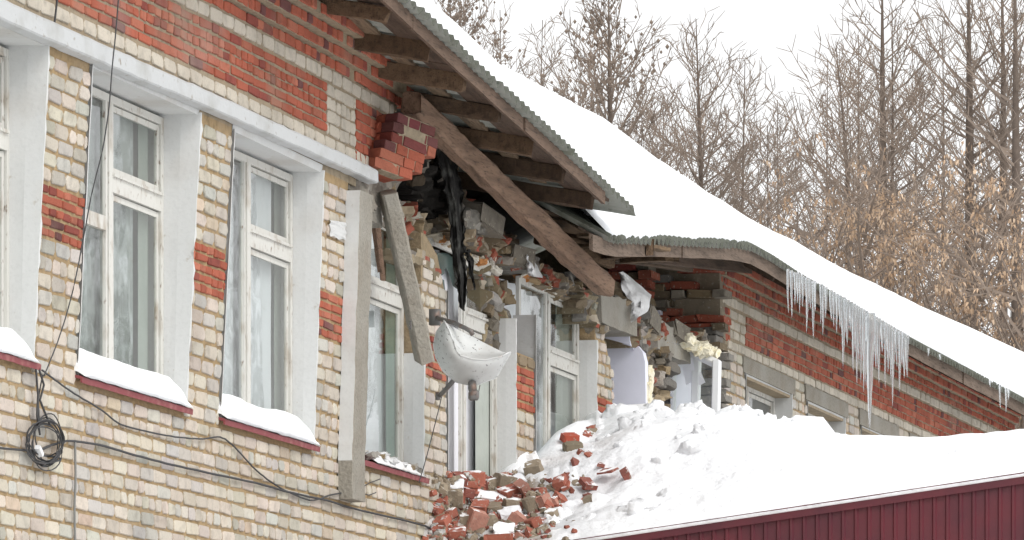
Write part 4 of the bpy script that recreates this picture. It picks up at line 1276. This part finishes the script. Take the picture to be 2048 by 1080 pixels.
# ------------------------------------------------------------------ maroon annex in front of the far windows
AX = 43.6
def edge_y(px): return 1075 - (px - 1180) * .1498
ann = tag(empty('metal_clad_annex', (AX, -4, 0)), 'low annex clad in ribbed maroon sheet metal carrying the big snow pile', 'annex')
ao = Vector(ann.location)
def apart(mb, name, mt, smooth=False):
    mb.v = [(a - ao.x, b - ao.y, c - ao.z) for a, b, c in mb.v]; return mb.build(name, mt, ann, smooth)
pa, pb = PX(1180, edge_y(1180), AX), PX(2048, edge_y(2048), AX)
slope = (pb.z - pa.z) / (pb.y - pa.y)
def topz(y): return pa.z + slope * (y - pa.y)
m = MB(); y = -.5; rib = .098; prof = []
while y > -7.6:
    for dy, dx in ((0, 0), (.060, 0), (.070, -.014), (.086, -.014), (.096, 0)): prof.append((y - dy, AX + dx))
    y -= rib
m.grid([[(x, yy, 0) for yy, x in prof], [(x, yy, topz(yy) - .05) for yy, x in prof]])
m.box((AX + .02, -7.6, 0), (AX + .06, -.5, 3.5))
m.grid([[(AX + .0, -7.6, 0), (AX + 11, -7.6, 0)], [(AX, -7.6, topz(-7.6) - .05), (AX + 11, -7.6, topz(-7.6) - .05)]])
apart(m, 'wall_cladding', M_MAROON)
m = MB()
m.add([(AX - .03, -.5, topz(-.5) - .085), (AX - .03, -7.63, topz(-7.63) - .085), (AX - .03, -7.63, topz(-7.63) + .0), (AX - .03, -.5, topz(-.5)), (AX + .15, -.5, topz(-.5) + .01), (AX + .15, -7.63, topz(-7.63) + .01)],
      [(0, 1, 2, 3), (3, 2, 5, 4)])
apart(m, 'edge_trim', M_MAROON)
m = MB(); m.add([(AX + .02, -.02, topz(-.02) - .02), (AX + .02, -7.6, topz(-7.6) - .02), (AX + 11, -7.6, topz(-7.6) - .02), (AX + 11, -.02, topz(-.02) - .02)], [(0, 1, 2, 3)])
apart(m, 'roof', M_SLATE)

# ------------------------------------------------------------------ the snow pile on it
def proj(p):
    v = Vector((p[0], p[1] + D, p[2] - CZ)); d = v.dot(fv)
    return 1024 + FX * v.dot(rv) / d, HY - FX * v.z / d
SIL = [(846, 1052), (870, 1030), (884, 975), (900, 955), (930, 955), (975, 962), (1000, 955), (1030, 922), (1042, 906), (1056, 904), (1074, 918), (1092, 898), (1110, 878), (1130, 856), (1155, 842), (1184, 838), (1194, 818), (1204, 828), (1240, 810), (1300, 806), (1334, 812), (1352, 824), (1358, 806), (1385, 808), (1400, 816), (1424, 832), (1440, 818), (1462, 810), (1490, 814), (1530, 838), (1552, 852), (1574, 842), (1590, 830), (1616, 832), (1646, 834), (1652, 842), (1654, 876), (1680, 880), (1706, 872), (1740, 871), (1780, 876), (1812, 884), (1826, 878), (1850, 880), (1880, 876), (1916, 882), (1940, 874), (1985, 868), (2010, 873), (2060, 862), (2200, 850), (2450, 830)]
XS = [(846, 43.62), (890, 44.2), (1190, 48.9), (1300, 49.2), (1500, 48.6), (1650, 48.2), (2048, 47.5), (2450, 46.5)]
ENV = {}
def env(px):
    px = int(px // 5 * 5)
    if px not in ENV: ENV[px] = max(lerp_list(SIL, px + d) for d in range(-50, 51, 5))
    return ENV[px]
def smooth_sil(px): return sum(env(px + d) for d in range(-90, 91, 15)) / 13
def pile_row(px):
    ys = lerp_list(SIL, px); ysm = smooth_sil(px); ye = edge_y(px) + 3
    xs = lerp_list(XS, px)
    E_ = PX(px, ye, AX - .05); S_ = PX(px, ys, xs)
    row = [E_ + Vector((.10, 0, -.03)), E_ + Vector((.02, 0, -.015))]
    n = 26
    dirty = max(0, min(1, (1330 - px) / 220))
    for k in range(n + 1):
        t = (k / n) ** 1.25
        a = lerp_list([(846, 1.15), (1180, 1.25), (1500, 1.9), (2100, 2.3)], px)
        x = E_.x + (S_.x - E_.x) * t; b = E_.lerp(S_, t)
        zs = S_.z + (ys - ysm) / FX * 49 * min(1, (1 - t) / .16)
        z = E_.z + (zs - E_.z) * (1 - (1 - t) ** a)
        q = (b.x * 1.0, b.y, 5.0)
        fade = min(1, 5 * t, 1.5 * (1 - t) + .02)
        z += fade * (.16 * nz(q, .9) + .07 * nz(q, 2.6) + (.05 + .07 * dirty) * abs(nz(q, 5)) * dirty + .02 * nz(q, 7) + .16 * max(0, .42 - mn.voronoi(Vector(q) * 2.6)[0][0]) * (.35 + .65 * dirty) + .10 * max(0, .4 - mn.voronoi(Vector(q) * 6)[0][0]) * dirty)
        row.append(Vector((b.x - .04 * fade * nz(q, 4), b.y, z)))
    s = row[-1]
    if px > 1200:
        row += [s + Vector((.35, 0, -.06)), s + Vector((1.4, 0, -.25)), s + Vector((4.5, 0, -.6))]
    else:
        w = min(s.y + .35, .2) if px > 900 else s.y + .2
        row += [Vector((s.x + .1, s.y + .1, s.z - .02)), Vector((s.x + .3, s.y + .2, s.z - .1)), Vector((s.x + .5, s.y + .3, s.z - .3))]
    return row
PXS = list(range(846, 2450, 5)); PILE = [pile_row(p) for p in PXS]
m = MB()
nrow = len(PILE[0])
for i in range(len(PXS) - 1):
    px = PXS[i]
    for k in range(nrow - 1):
        pq = proj(PILE[i][k])
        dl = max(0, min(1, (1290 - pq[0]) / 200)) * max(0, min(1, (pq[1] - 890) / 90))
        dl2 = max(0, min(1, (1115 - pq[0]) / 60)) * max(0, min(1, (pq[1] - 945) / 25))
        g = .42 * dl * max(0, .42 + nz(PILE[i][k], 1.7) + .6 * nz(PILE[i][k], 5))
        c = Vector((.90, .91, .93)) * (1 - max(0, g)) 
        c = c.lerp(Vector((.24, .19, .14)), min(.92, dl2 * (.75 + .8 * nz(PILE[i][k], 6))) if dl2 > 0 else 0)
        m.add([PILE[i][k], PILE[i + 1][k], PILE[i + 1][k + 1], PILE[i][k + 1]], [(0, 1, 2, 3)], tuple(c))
for i in range(58):
    k0 = R.random()
    if k0 < .40: px = R.uniform(1190, 1660); i0 = int((px - 846) / 5); c = PILE[i0][R.choice([nrow - 5, nrow - 6, nrow - 7, nrow - 9])]
    else: px = R.uniform(1030, 1420); i0 = int((px - 846) / 5); c = PILE[i0][R.randint(6, nrow - 5)]
    r = R.uniform(.04, .13) if k0 < .4 else R.uniform(.05, .19); g = R.uniform(.9, 1)
    if k0 >= .4 and any(math.hypot(proj(c)[0] - a, proj(c)[1] - b) < 45 for a, b in ((1145, 890), (1068, 942), (1175, 965), (1130, 970))): continue
    blob(m, c + Vector((0, 0, -.6 * r)), (r * R.uniform(.8, 1.4), r * R.uniform(.8, 1.4), r * R.uniform(.6, 1)), Matrix.Rotation(R.uniform(-.5, .5), 3, 'X'), .5, R.uniform(0, 50), (.9 * g, .91 * g, .93 * g))
def weld(mb):
    ids, vs, mp = {}, [], []
    for v in mb.v:
        k = (round(v[0], 5), round(v[1], 5), round(v[2], 5))
        if k not in ids: ids[k] = len(vs); vs.append(v)
        mp.append(ids[k])
    mb.v = vs; mb.f = [tuple(mp[i] for i in f) for f in mb.f]
weld(m)
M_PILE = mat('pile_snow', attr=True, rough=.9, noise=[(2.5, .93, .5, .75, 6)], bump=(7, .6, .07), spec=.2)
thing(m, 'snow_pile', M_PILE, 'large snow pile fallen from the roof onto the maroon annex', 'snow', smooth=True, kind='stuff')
def on_pile(px, py):
    i = min(max((px - 846) / 5, 0), len(PXS) - 1.001); r = PILE[int(i)]
    best = min(range(2, nrow - 3), key=lambda k: abs(proj(r[k])[1] - py))
    Z = Vector((r[best].x, r[best].y + D, 0)).dot(fv)
    return PD(px, py, Z - .05), Z

# ------------------------------------------------------------------ rubble
G2 = 'broken bricks and mortar lumps fallen on the annex roof'
RED1, PINK, MUD, MAR = (.35, .118, .08), (.42, .21, .16), (.27, .22, .16), (.24, .085, .065)
LABS = {'b': ('brick', 'broken red brick lying in the rubble heap at the foot of the wall', 'brick'), 'm': ('mortar_lump', 'lump of old mortar lying among red bricks in the rubble heap', 'mortar'), 's': ('brick', 'red brick half sunk in the snow slope right of the rubble heap', 'brick')}
def rub(px, py, w, h, rot, col, kind, lab=None, dep=.14, jit=.16, back=-.03):
    c, Z = on_pile(px, py); s = Z / FX; c = c + fv * back
    M = Matrix.Rotation(math.radians(rot), 3, -fv) @ Matrix((rv, fv, upv)).transposed() @ Matrix.Rotation(R.uniform(-.55, .55), 3, 'Z') @ Matrix.Rotation(R.uniform(.1, .55), 3, 'X')
    m = MB(); k = R.uniform(.85, 1.1)
    chunk(m, c, (w * s * 1.0, dep, h * s * .92), tuple(q * k for q in col), M, jit * .8, 0, kind != 'm')
    nm, l, cat = LABS[kind]
    return thing(m, nm, M_RUBBLE, lab or l, cat, G2)
for a in ((918, 958, 20, 17, 0, MAR, 'b'), (948, 956, 38, 26, 5, RED1, 'b'), (976, 970, 34, 22, 20, MUD, 'm'), (1012, 966, 46, 34, -10, MUD, 'm', 'round mortar lump with red brick stuck to it, top of the heap'), (1018, 985, 34, 18, 22, RED1, 'b'),
          (1050, 985, 20, 46, 35, PINK, 'b', 'long frosted pink brick leaning steeply on the heap'), (1078, 983, 18, 15, 10, RED1, 'b'), (1062, 1015, 24, 46, 22, MUD, 'm'),
          (1092, 1012, 15, 48, 18, PINK, 'b', 'narrow pink brick standing on edge beside the bare snow'), (1025, 1008, 36, 22, 0, MUD, 'm'), (908, 995, 36, 42, 0, MUD, 'm'), (960, 1018, 30, 26, -5, RED1, 'b'), (990, 1020, 30, 22, 12, MUD, 'm'),
          (895, 1030, 30, 18, 10, RED1, 'b'), (885, 1046, 26, 22, 12, RED1, 'b'), (950, 1050, 36, 62, -16, PINK, 'b', 'tall pale red brick standing upright in the middle of the heap'), (931, 1046, 22, 40, 6, MUD, 'm'), (978, 1048, 36, 38, 20, MUD, 'm'), (978, 1040, 26, 22, 20, RED1, 'b'),
          (1030, 1050, 30, 50, -38, PINK, 'b'), (1068, 1048, 22, 24, 28, RED1, 'b'), (1000, 1076, 56, 18, 2, RED1, 'b'), (915, 1066, 34, 16, 4, RED1, 'b'), (1102, 1030, 22, 22, 0, MUD, 'm'), (930, 985, 24, 20, -20, MAR, 'b'),
          (1068, 942, 34, 36, 8, MUD, 'm', 'dark wedge of mortar sticking out of the snow above the heap'), (1140, 877, 32, 18, 0, (.47, .10, .06), 's', 'bright red brick lying on a grey lump in the snow'), (1146, 897, 38, 24, 4, (.24, .20, .14), 'm', 'grey mortar lump under the bright red brick in the snow'),
          (1180, 857, 15, 10, 20, RED1, 's'), (1172, 912, 13, 10, 30, RED1, 's'), (1120, 966, 26, 20, 20, RED1, 's'), (1130, 978, 20, 14, 10, MUD, 'm', 'small mortar lump beside red bricks on the snow slope'), (1175, 968, 26, 12, -4, MAR, 's'), (1251, 949, 16, 14, 30, MAR, 's'), (1215, 942, 34, 5, 5, MAR, 's', 'thin red edge of brick showing through the snow')):
    rub(*a[:7], lab=a[7] if len(a) > 7 else None)
heap = [(872, 1000), (892, 950), (940, 950), (1010, 955), (1045, 975), (1110, 985), (1122, 1030), (1090, 1075), (1000, 1085), (862, 1085), (870, 1040)]
k = 0
while k < 150:
    px, py = R.uniform(860, 1125), R.uniform(955, 1085)
    if not inside(heap, px, py): continue
    k += 1
    mud = R.random() < .42; s = R.uniform(.6, 1.25)
    rub(px, py, R.uniform(12, 34) * s, R.uniform(9, 22) * s, R.uniform(-40, 40), MUD if mud else R.choice([RED1, RED1, MAR, PINK]), 'm' if mud else 'b', dep=R.uniform(.07, .16), jit=.2, back=.07)
k = 0
while k < 22:
    px = R.uniform(1040, 1215); py = R.uniform(865, 1010)
    if py < lerp_list(SIL, px) + 22 or px + py < 2040: continue
    k += 1; rub(px, py, R.uniform(9, 24), R.uniform(6, 14), R.uniform(-30, 30), R.choice([RED1, RED1, MAR, MUD]), 's' if R.random() < .75 else 'm', 'mortar crumb half buried in the snow slope' if False else None, jit=.2, back=.05)
m = MB()
for k in range(900):
    px, py = R.uniform(850, 1150), R.uniform(945, 1088)
    if not inside(heap, px, py) and R.random() < .8: continue
    c, Z = on_pile(px, py); r = R.uniform(.012, .045)
    chunk(m, c + fv * .03, (r * 1.4, r, r), tuple(Vector(R.choice([RED1, MUD, MUD, MAR, (.50, .49, .47)])) * R.uniform(.6, 1.15)), None, .3)
thing(m, 'rubble_crumbs', M_RUBBLE, 'crumbs of brick and mortar dust filling the rubble heap', 'rubble', kind='stuff')
# snow slabs lying on the heap
for (px, py, w, h, rot) in ((978, 1000, 62, 22, -8), (1022, 1030, 44, 18, 14), (1008, 1062, 40, 14, 0), (1040, 965, 24, 14, 30), (912, 975, 30, 14, 0), (1062, 930, 40, 40, 20)):
    c, Z = on_pile(px, py); s = Z / FX; m = MB()
    M = Matrix.Rotation(math.radians(rot), 3, -fv) @ Matrix((rv, fv, upv)).transposed() @ Matrix.Rotation(.4, 3, 'X')
    chunk(m, c + fv * (.12 if px > 1050 else -.08), (w * s, .22, h * s), (.87, .88, .9), M, .22)
    thing(m, 'snow_lump', M_PILE, 'white lump of snow lying among the broken bricks of the heap', 'snow', 'snow lumps on the rubble heap')

# ------------------------------------------------------------------ trees behind
def branch(mb, p, d, L, r, n, curl, rr, col=(1, 1, 1), sides=3):
    pts, rad = [p.copy()], [r]; q = p.copy(); d = d.copy()
    for i in range(n):
        d = (d + Vector((rr.uniform(-.12, .12), rr.uniform(-.12, .12), curl + rr.uniform(-.06, .06)))).normalized()
        q = q + d * (L / n); pts.append(q.copy()); rad.append(r * (1 - (i + 1) / n) + .0035)
    mb.tube(pts, rad, sides, col, 0, False)
    return pts
def roofline(px): return lerp_list([(840, -20), (960, 98), (1200, 230), (1380, 360), (1500, 438), (1700, 543), (1900, 638), (2048, 702), (2200, 780)], px)
def tree(bx, tx, ytop, Z, rb, label, seed, spread=2.2, nb=85, sec=1.0, bend=0, up=.16, z0=.45, knob=0, snow=0, name='larch_tree', gw=1.0):
    rr = random.Random(seed)
    base = PD(bx, HY, Z); base.z = 0
    top = PD(tx, ytop, Z); H = top.z
    root = tag(empty(name, base), label, 'tree', 'bare trees behind the building')
    lat = (top - base); lat.z = 0
    N = 24
    def tp(t):
        s = t ** 1.3
        off = rv * (bend * math.sin(math.pi * min(1, max(0, (t - .45) / .55))) if bend else 0)
        return lat * s + off + Vector((.06 * nz((seed, t * 3, 0)), .06 * nz((seed, t * 3, 5)), H * t))
    def tr(t): return max(1.25 * rb * (1 - t) ** .8, .007)
    m = MB(); m.tube([tp(i / N) for i in range(N + 1)], [tr(i / N) for i in range(N + 1)], 8)
    m.build('trunk', M_BARK, root, True)
    c = MB()
    nb = int(nb * .75); z0 = max(.1, min(.9, (HY - roofline(bx) - 110) / FX * Z / H))
    for i in range(nb):
        t = z0 + (.985 - z0) * (i + rr.random()) / nb
        p = tp(t); az = rr.uniform(0, 6.283); pr = (1 - t)
        L = min(spread * 1.1, .20 + .58 * pr * H) * rr.uniform(.6, 1.12)
        el = rr.uniform(.02, .34) + .5 * t ** 3
        d = Vector((math.cos(az) * math.cos(el), math.sin(az) * math.cos(el), math.sin(el)))
        pts = branch(c, p, d, L, min(tr(t) * .42, .006 + .009 * L), 7, up * .62, rr)
        ns = int(L * 4.6 * sec)
        for k in range(ns):
            s = rr.uniform(.18, 1); f = s * 7; a = int(min(f, 6)); q = pts[a].lerp(pts[a + 1], f - a)
            dd = (pts[a + 1] - pts[a]).normalized() * .75 + Vector((rr.uniform(-1, 1), rr.uniform(-1, 1), rr.uniform(-.5, .9)))
            l2 = rr.uniform(.16, .55) * (.6 + .4 * L / spread)
            p2 = branch(c, q, dd.normalized(), l2, .0058 * gw, 3, .10, rr)
            for _ in range(2):
                e = p2[rr.randint(1, 3)]; d3 = (dd.normalized() + Vector((rr.uniform(-1, 1), rr.uniform(-1, 1), rr.uniform(-.6, .8)))).normalized()
                branch(c, e, d3, rr.uniform(.08, .26), .004 * gw, 2, .05, rr)
            for _ in range(knob):
                e = p2[rr.randint(0, 3)] + Vector((rr.uniform(-.08, .08), rr.uniform(-.08, .08), rr.uniform(-.08, .05))); w = rr.uniform(.015, .035)
                c.add([e + rv * w, e + upv * w * 1.3, e - rv * w, e - upv * w * 1.3 + fv * w], [(0, 1, 2), (0, 2, 3)])
    c.build('crown', M_TWIG, root)
    return root
def leafy(bx, tx, ytop, ybot, Z, w, n, label, seed):
    """ash-leaved maple still hung with bunches of dry keys"""
    rr = random.Random(seed); base = PD(bx, HY, Z); base.z = 0; top = PD(tx, ytop, Z); H = top.z
    root = tag(empty('maple_tree', base), label, 'tree', 'trees hung with dry brown keys')
    zb = PD(bx, ybot, Z).z; m = MB(); c = MB(); tips = []
    m.tube([Vector((.05 * nz((seed, i, 0)), 0, H * .8 * i / 8)) + (top - base - Vector((0, 0, H))) * (i / 8) for i in range(9)], [.09 * (1 - i / 9) + .01 for i in range(9)], 7)
    for i in range(34):
        t = rr.uniform(.60, .97); z = H * t; az = rr.uniform(0, 6.28); el = rr.uniform(.3, 1.1)
        d = Vector((math.cos(az) * math.cos(el), math.sin(az) * math.cos(el), math.sin(el)))
        pts = branch(c, Vector((0, 0, z)) + (top - base - Vector((0, 0, H))) * t, d, rr.uniform(.8, 1.0) * min(w * 1.3, (H - z) * 1.1 + .7), .022, 7, .02, rr)
        for k in range(5):
            f = rr.uniform(1.5, 7); a = int(min(f, 6)); q = pts[a].lerp(pts[a + 1], f - a)
            tips += branch(c, q, Vector((rr.uniform(-1, 1), rr.uniform(-1, 1), rr.uniform(-.2, 1))).normalized(), rr.uniform(.3, .8), .008, 3, .03, rr)[1:]
    m.build('trunk', M_BARK, root, True); c.build('crown', M_TWIG, root)
    f = MB()
    for k in range(n):
        e = rr.choice(tips); g = rr.randint(4, 9); hang = rr.uniform(.10, .30); tone = rr.uniform(.75, 1.2); 
        col = tuple(q * tone for q in rr.choice([(.42, .29, .19), (.48, .34, .23), (.35, .24, .16), (.52, .39, .28)]))
        for _ in range(g):
            q = e + Vector((rr.gauss(0, .035), rr.gauss(0, .035), -hang * rr.random())); s = rr.uniform(.016, .034)
            a = Vector((rr.uniform(-1, 1), rr.uniform(-1, 1), rr.uniform(-.6, .2))).normalized(); b = Vector((rr.uniform(-.4, .4), rr.uniform(-.4, .4), -1)).normalized()
            f.add([q - a * s * .6, q + b * s * 1.6 - a * s * .2, q + b * s * 2.2 + a * s * .4, q + a * s * .6], [(0, 1, 2, 3)], col)
    f.build('dry_keys', M_LEAF, root)
    return root
tree(1222, 1217, -60, 92, .16, 'dense brownish tree with upswept twigs rising behind the stepped roof snow', 11, 1.5, 120, 1.25, up=.30, knob=1, name='bare_tree', gw=1.2)
tree(1428, 1392, 38, 96, .14, 'pointed larch whose tip stands alone against the white sky', 12, 1.9, 115, 1.2, up=.17)
tree(1450, 1490, 120, 99, .09, 'slender larch just right of the pointed lone larch', 13, 1.5, 90, 1.2)
tree(1480, 1672, 95, 84, .13, 'bent tree with a snow-dusted trunk curving up to the right', 14, 1.5, 95, 1.2, bend=.55, up=.2, name='bare_tree')
tree(1722, 1717, 70, 98, .09, 'thin larch left of the forked tall larch', 15, 1.6, 75, 1.1)
tree(1772, 1764, -90, 90, .17, 'tallest larch between the bent tree and the thickest trunk, with long curved boughs', 16, 2.3, 105, 1.2)
tree(1786, 1784, 20, 91, .10, 'twin stem rising close against the tall curved-bough larch', 17, 1.5, 70, 1.0)
tree(1832, 1832, 160, 97, .08, 'low thin larch between the two thickest trunks', 18, 1.6, 70, 1.1)
tree(1952, 1936, -120, 88, .19, 'thick trunked tall larch standing left of the closely paired trunks', 19, 2.4, 110, 1.2)
tree(2008, 2002, -120, 90, .16, 'tall larch, the left one of the closely paired trunks', 20, 2.0, 110, 1.2)
tree(2040, 2030, -140, 87, .17, 'tall larch at the picture edge, right one of the paired trunks', 21, 2.0, 110, 1.2)
tree(2105, 2095, -60, 92, .14, 'larch half outside the picture beyond the paired trunks', 22, 2.2, 80, 1.1)
tree(1560, 1555, 200, 104, .07, 'small faint larch behind the bent tree', 23, 1.6, 95, 1.2)
tree(1330, 1326, 190, 104, .07, 'small faint tree between the dense tree and the lone larch', 24, 1.7, 100, 1.3, name='bare_tree')
tree(1075, 1085, 40, 104, .08, 'wispy tree with few twigs just above the roof snow', 25, 1.4, 50, 1.1, name='bare_tree')
tree(1395, 1400, 210, 100, .06, 'low twiggy tree at the roof edge under the lone larch', 41, 1.4, 90, 1.4, name='bare_tree')
tree(1540, 1535, 250, 94, .06, 'low twiggy tree at the roof edge left of the bent trunk', 42, 1.4, 90, 1.4, name='bare_tree')
tree(1280, 1285, 170, 98, .06, 'low twiggy tree right beside the dense brownish tree', 43, 1.2, 55, 1.3, name='bare_tree')
tree(1010, 1000, 20, 108, .08, 'wispy tree left of the other wispy one over the roof', 26, 1.3, 45, 1.0, name='bare_tree')
tree(905, 900, -60, 104, .10, 'brown twiggy tree showing above the corrugated eave at the top', 27, 1.4, 80, 1.4, knob=2, name='bare_tree')
tree(1165, 1160, 110, 100, .07, 'short twiggy tree hugging the left of the dense brownish tree', 28, 1.3, 60, 1.3, knob=1, name='bare_tree')
tree(1880, 1885, 40, 102, .09, 'faint slim larch behind the thick trunked larch', 29, 1.7, 80, 1.1)
tree(1650, 1655, 120, 104, .07, 'faint slim larch behind the top of the bent tree', 30, 1.5, 60, 1.1)
for i, (bx, yt, Z, w, n, lab) in enumerate(((1650, 370, 80, 1.5, 300, 'brown key-hung maple nearest the bent tree'), (1725, 400, 78, 1.3, 280, 'brown key-hung maple below the thin larch'), (1800, 400, 80, 1.4, 300, 'brown key-hung maple below the twin stems'),
                                            (1880, 400, 78, 1.4, 300, 'brown key-hung maple left of the thickest trunk'), (1960, 430, 77, 1.4, 300, 'brown key-hung maple in front of the thickest trunk'), (2040, 470, 76, 1.4, 300, 'brown key-hung maple in front of the paired trunks'), (1590, 440, 82, 1.0, 300, 'small brown key-hung maple low beside the roof snow'), (2110, 400, 80, 1.4, 400, 'brown key-hung maple beyond the picture edge'))):
    leafy(bx, bx + 5, yt, 690, Z, w, n, lab, 50 + i)

# ------------------------------------------------------------------ the wood across the street, seen mirrored in the panes
rr = random.Random(99); m = MB()
for k in range(26):
    bx_ = rr.uniform(84, 128); by_ = -(bx_ - 37) * math.tan(math.radians(rr.uniform(9, 20))); H = rr.uniform(11, 19)
    m.tube([Vector((bx_, by_, 0)), Vector((bx_ + rr.uniform(-.3, .3), by_, H * .5)), Vector((bx_ + rr.uniform(-.5, .5), by_, H))], [.16, .11, .02], 6)
    for i in range(90):
        t = rr.uniform(.2, .98); az = rr.uniform(0, 6.28); L = 2.6 * (1 - t) ** .7 * rr.uniform(.6, 1.1) + .3
        pts = branch(m, Vector((bx_, by_, H * t)), Vector((math.cos(az), math.sin(az), .2)), L, .035, 5, .1, rr)
        for q in range(int(L * 5)):
            a = rr.randint(1, 5); branch(m, pts[a], Vector((rr.uniform(-1, 1), rr.uniform(-1, 1), rr.uniform(-.3, .9))).normalized(), rr.uniform(.4, 1.0), .02, 2, .05, rr)
thing(m, 'bare_woods', mat('frosted_twig', (.22, .20, .18), .95), 'bare winter wood across the street, mirrored in the window panes', 'trees', kind='stuff', base=(130, -30, 0))
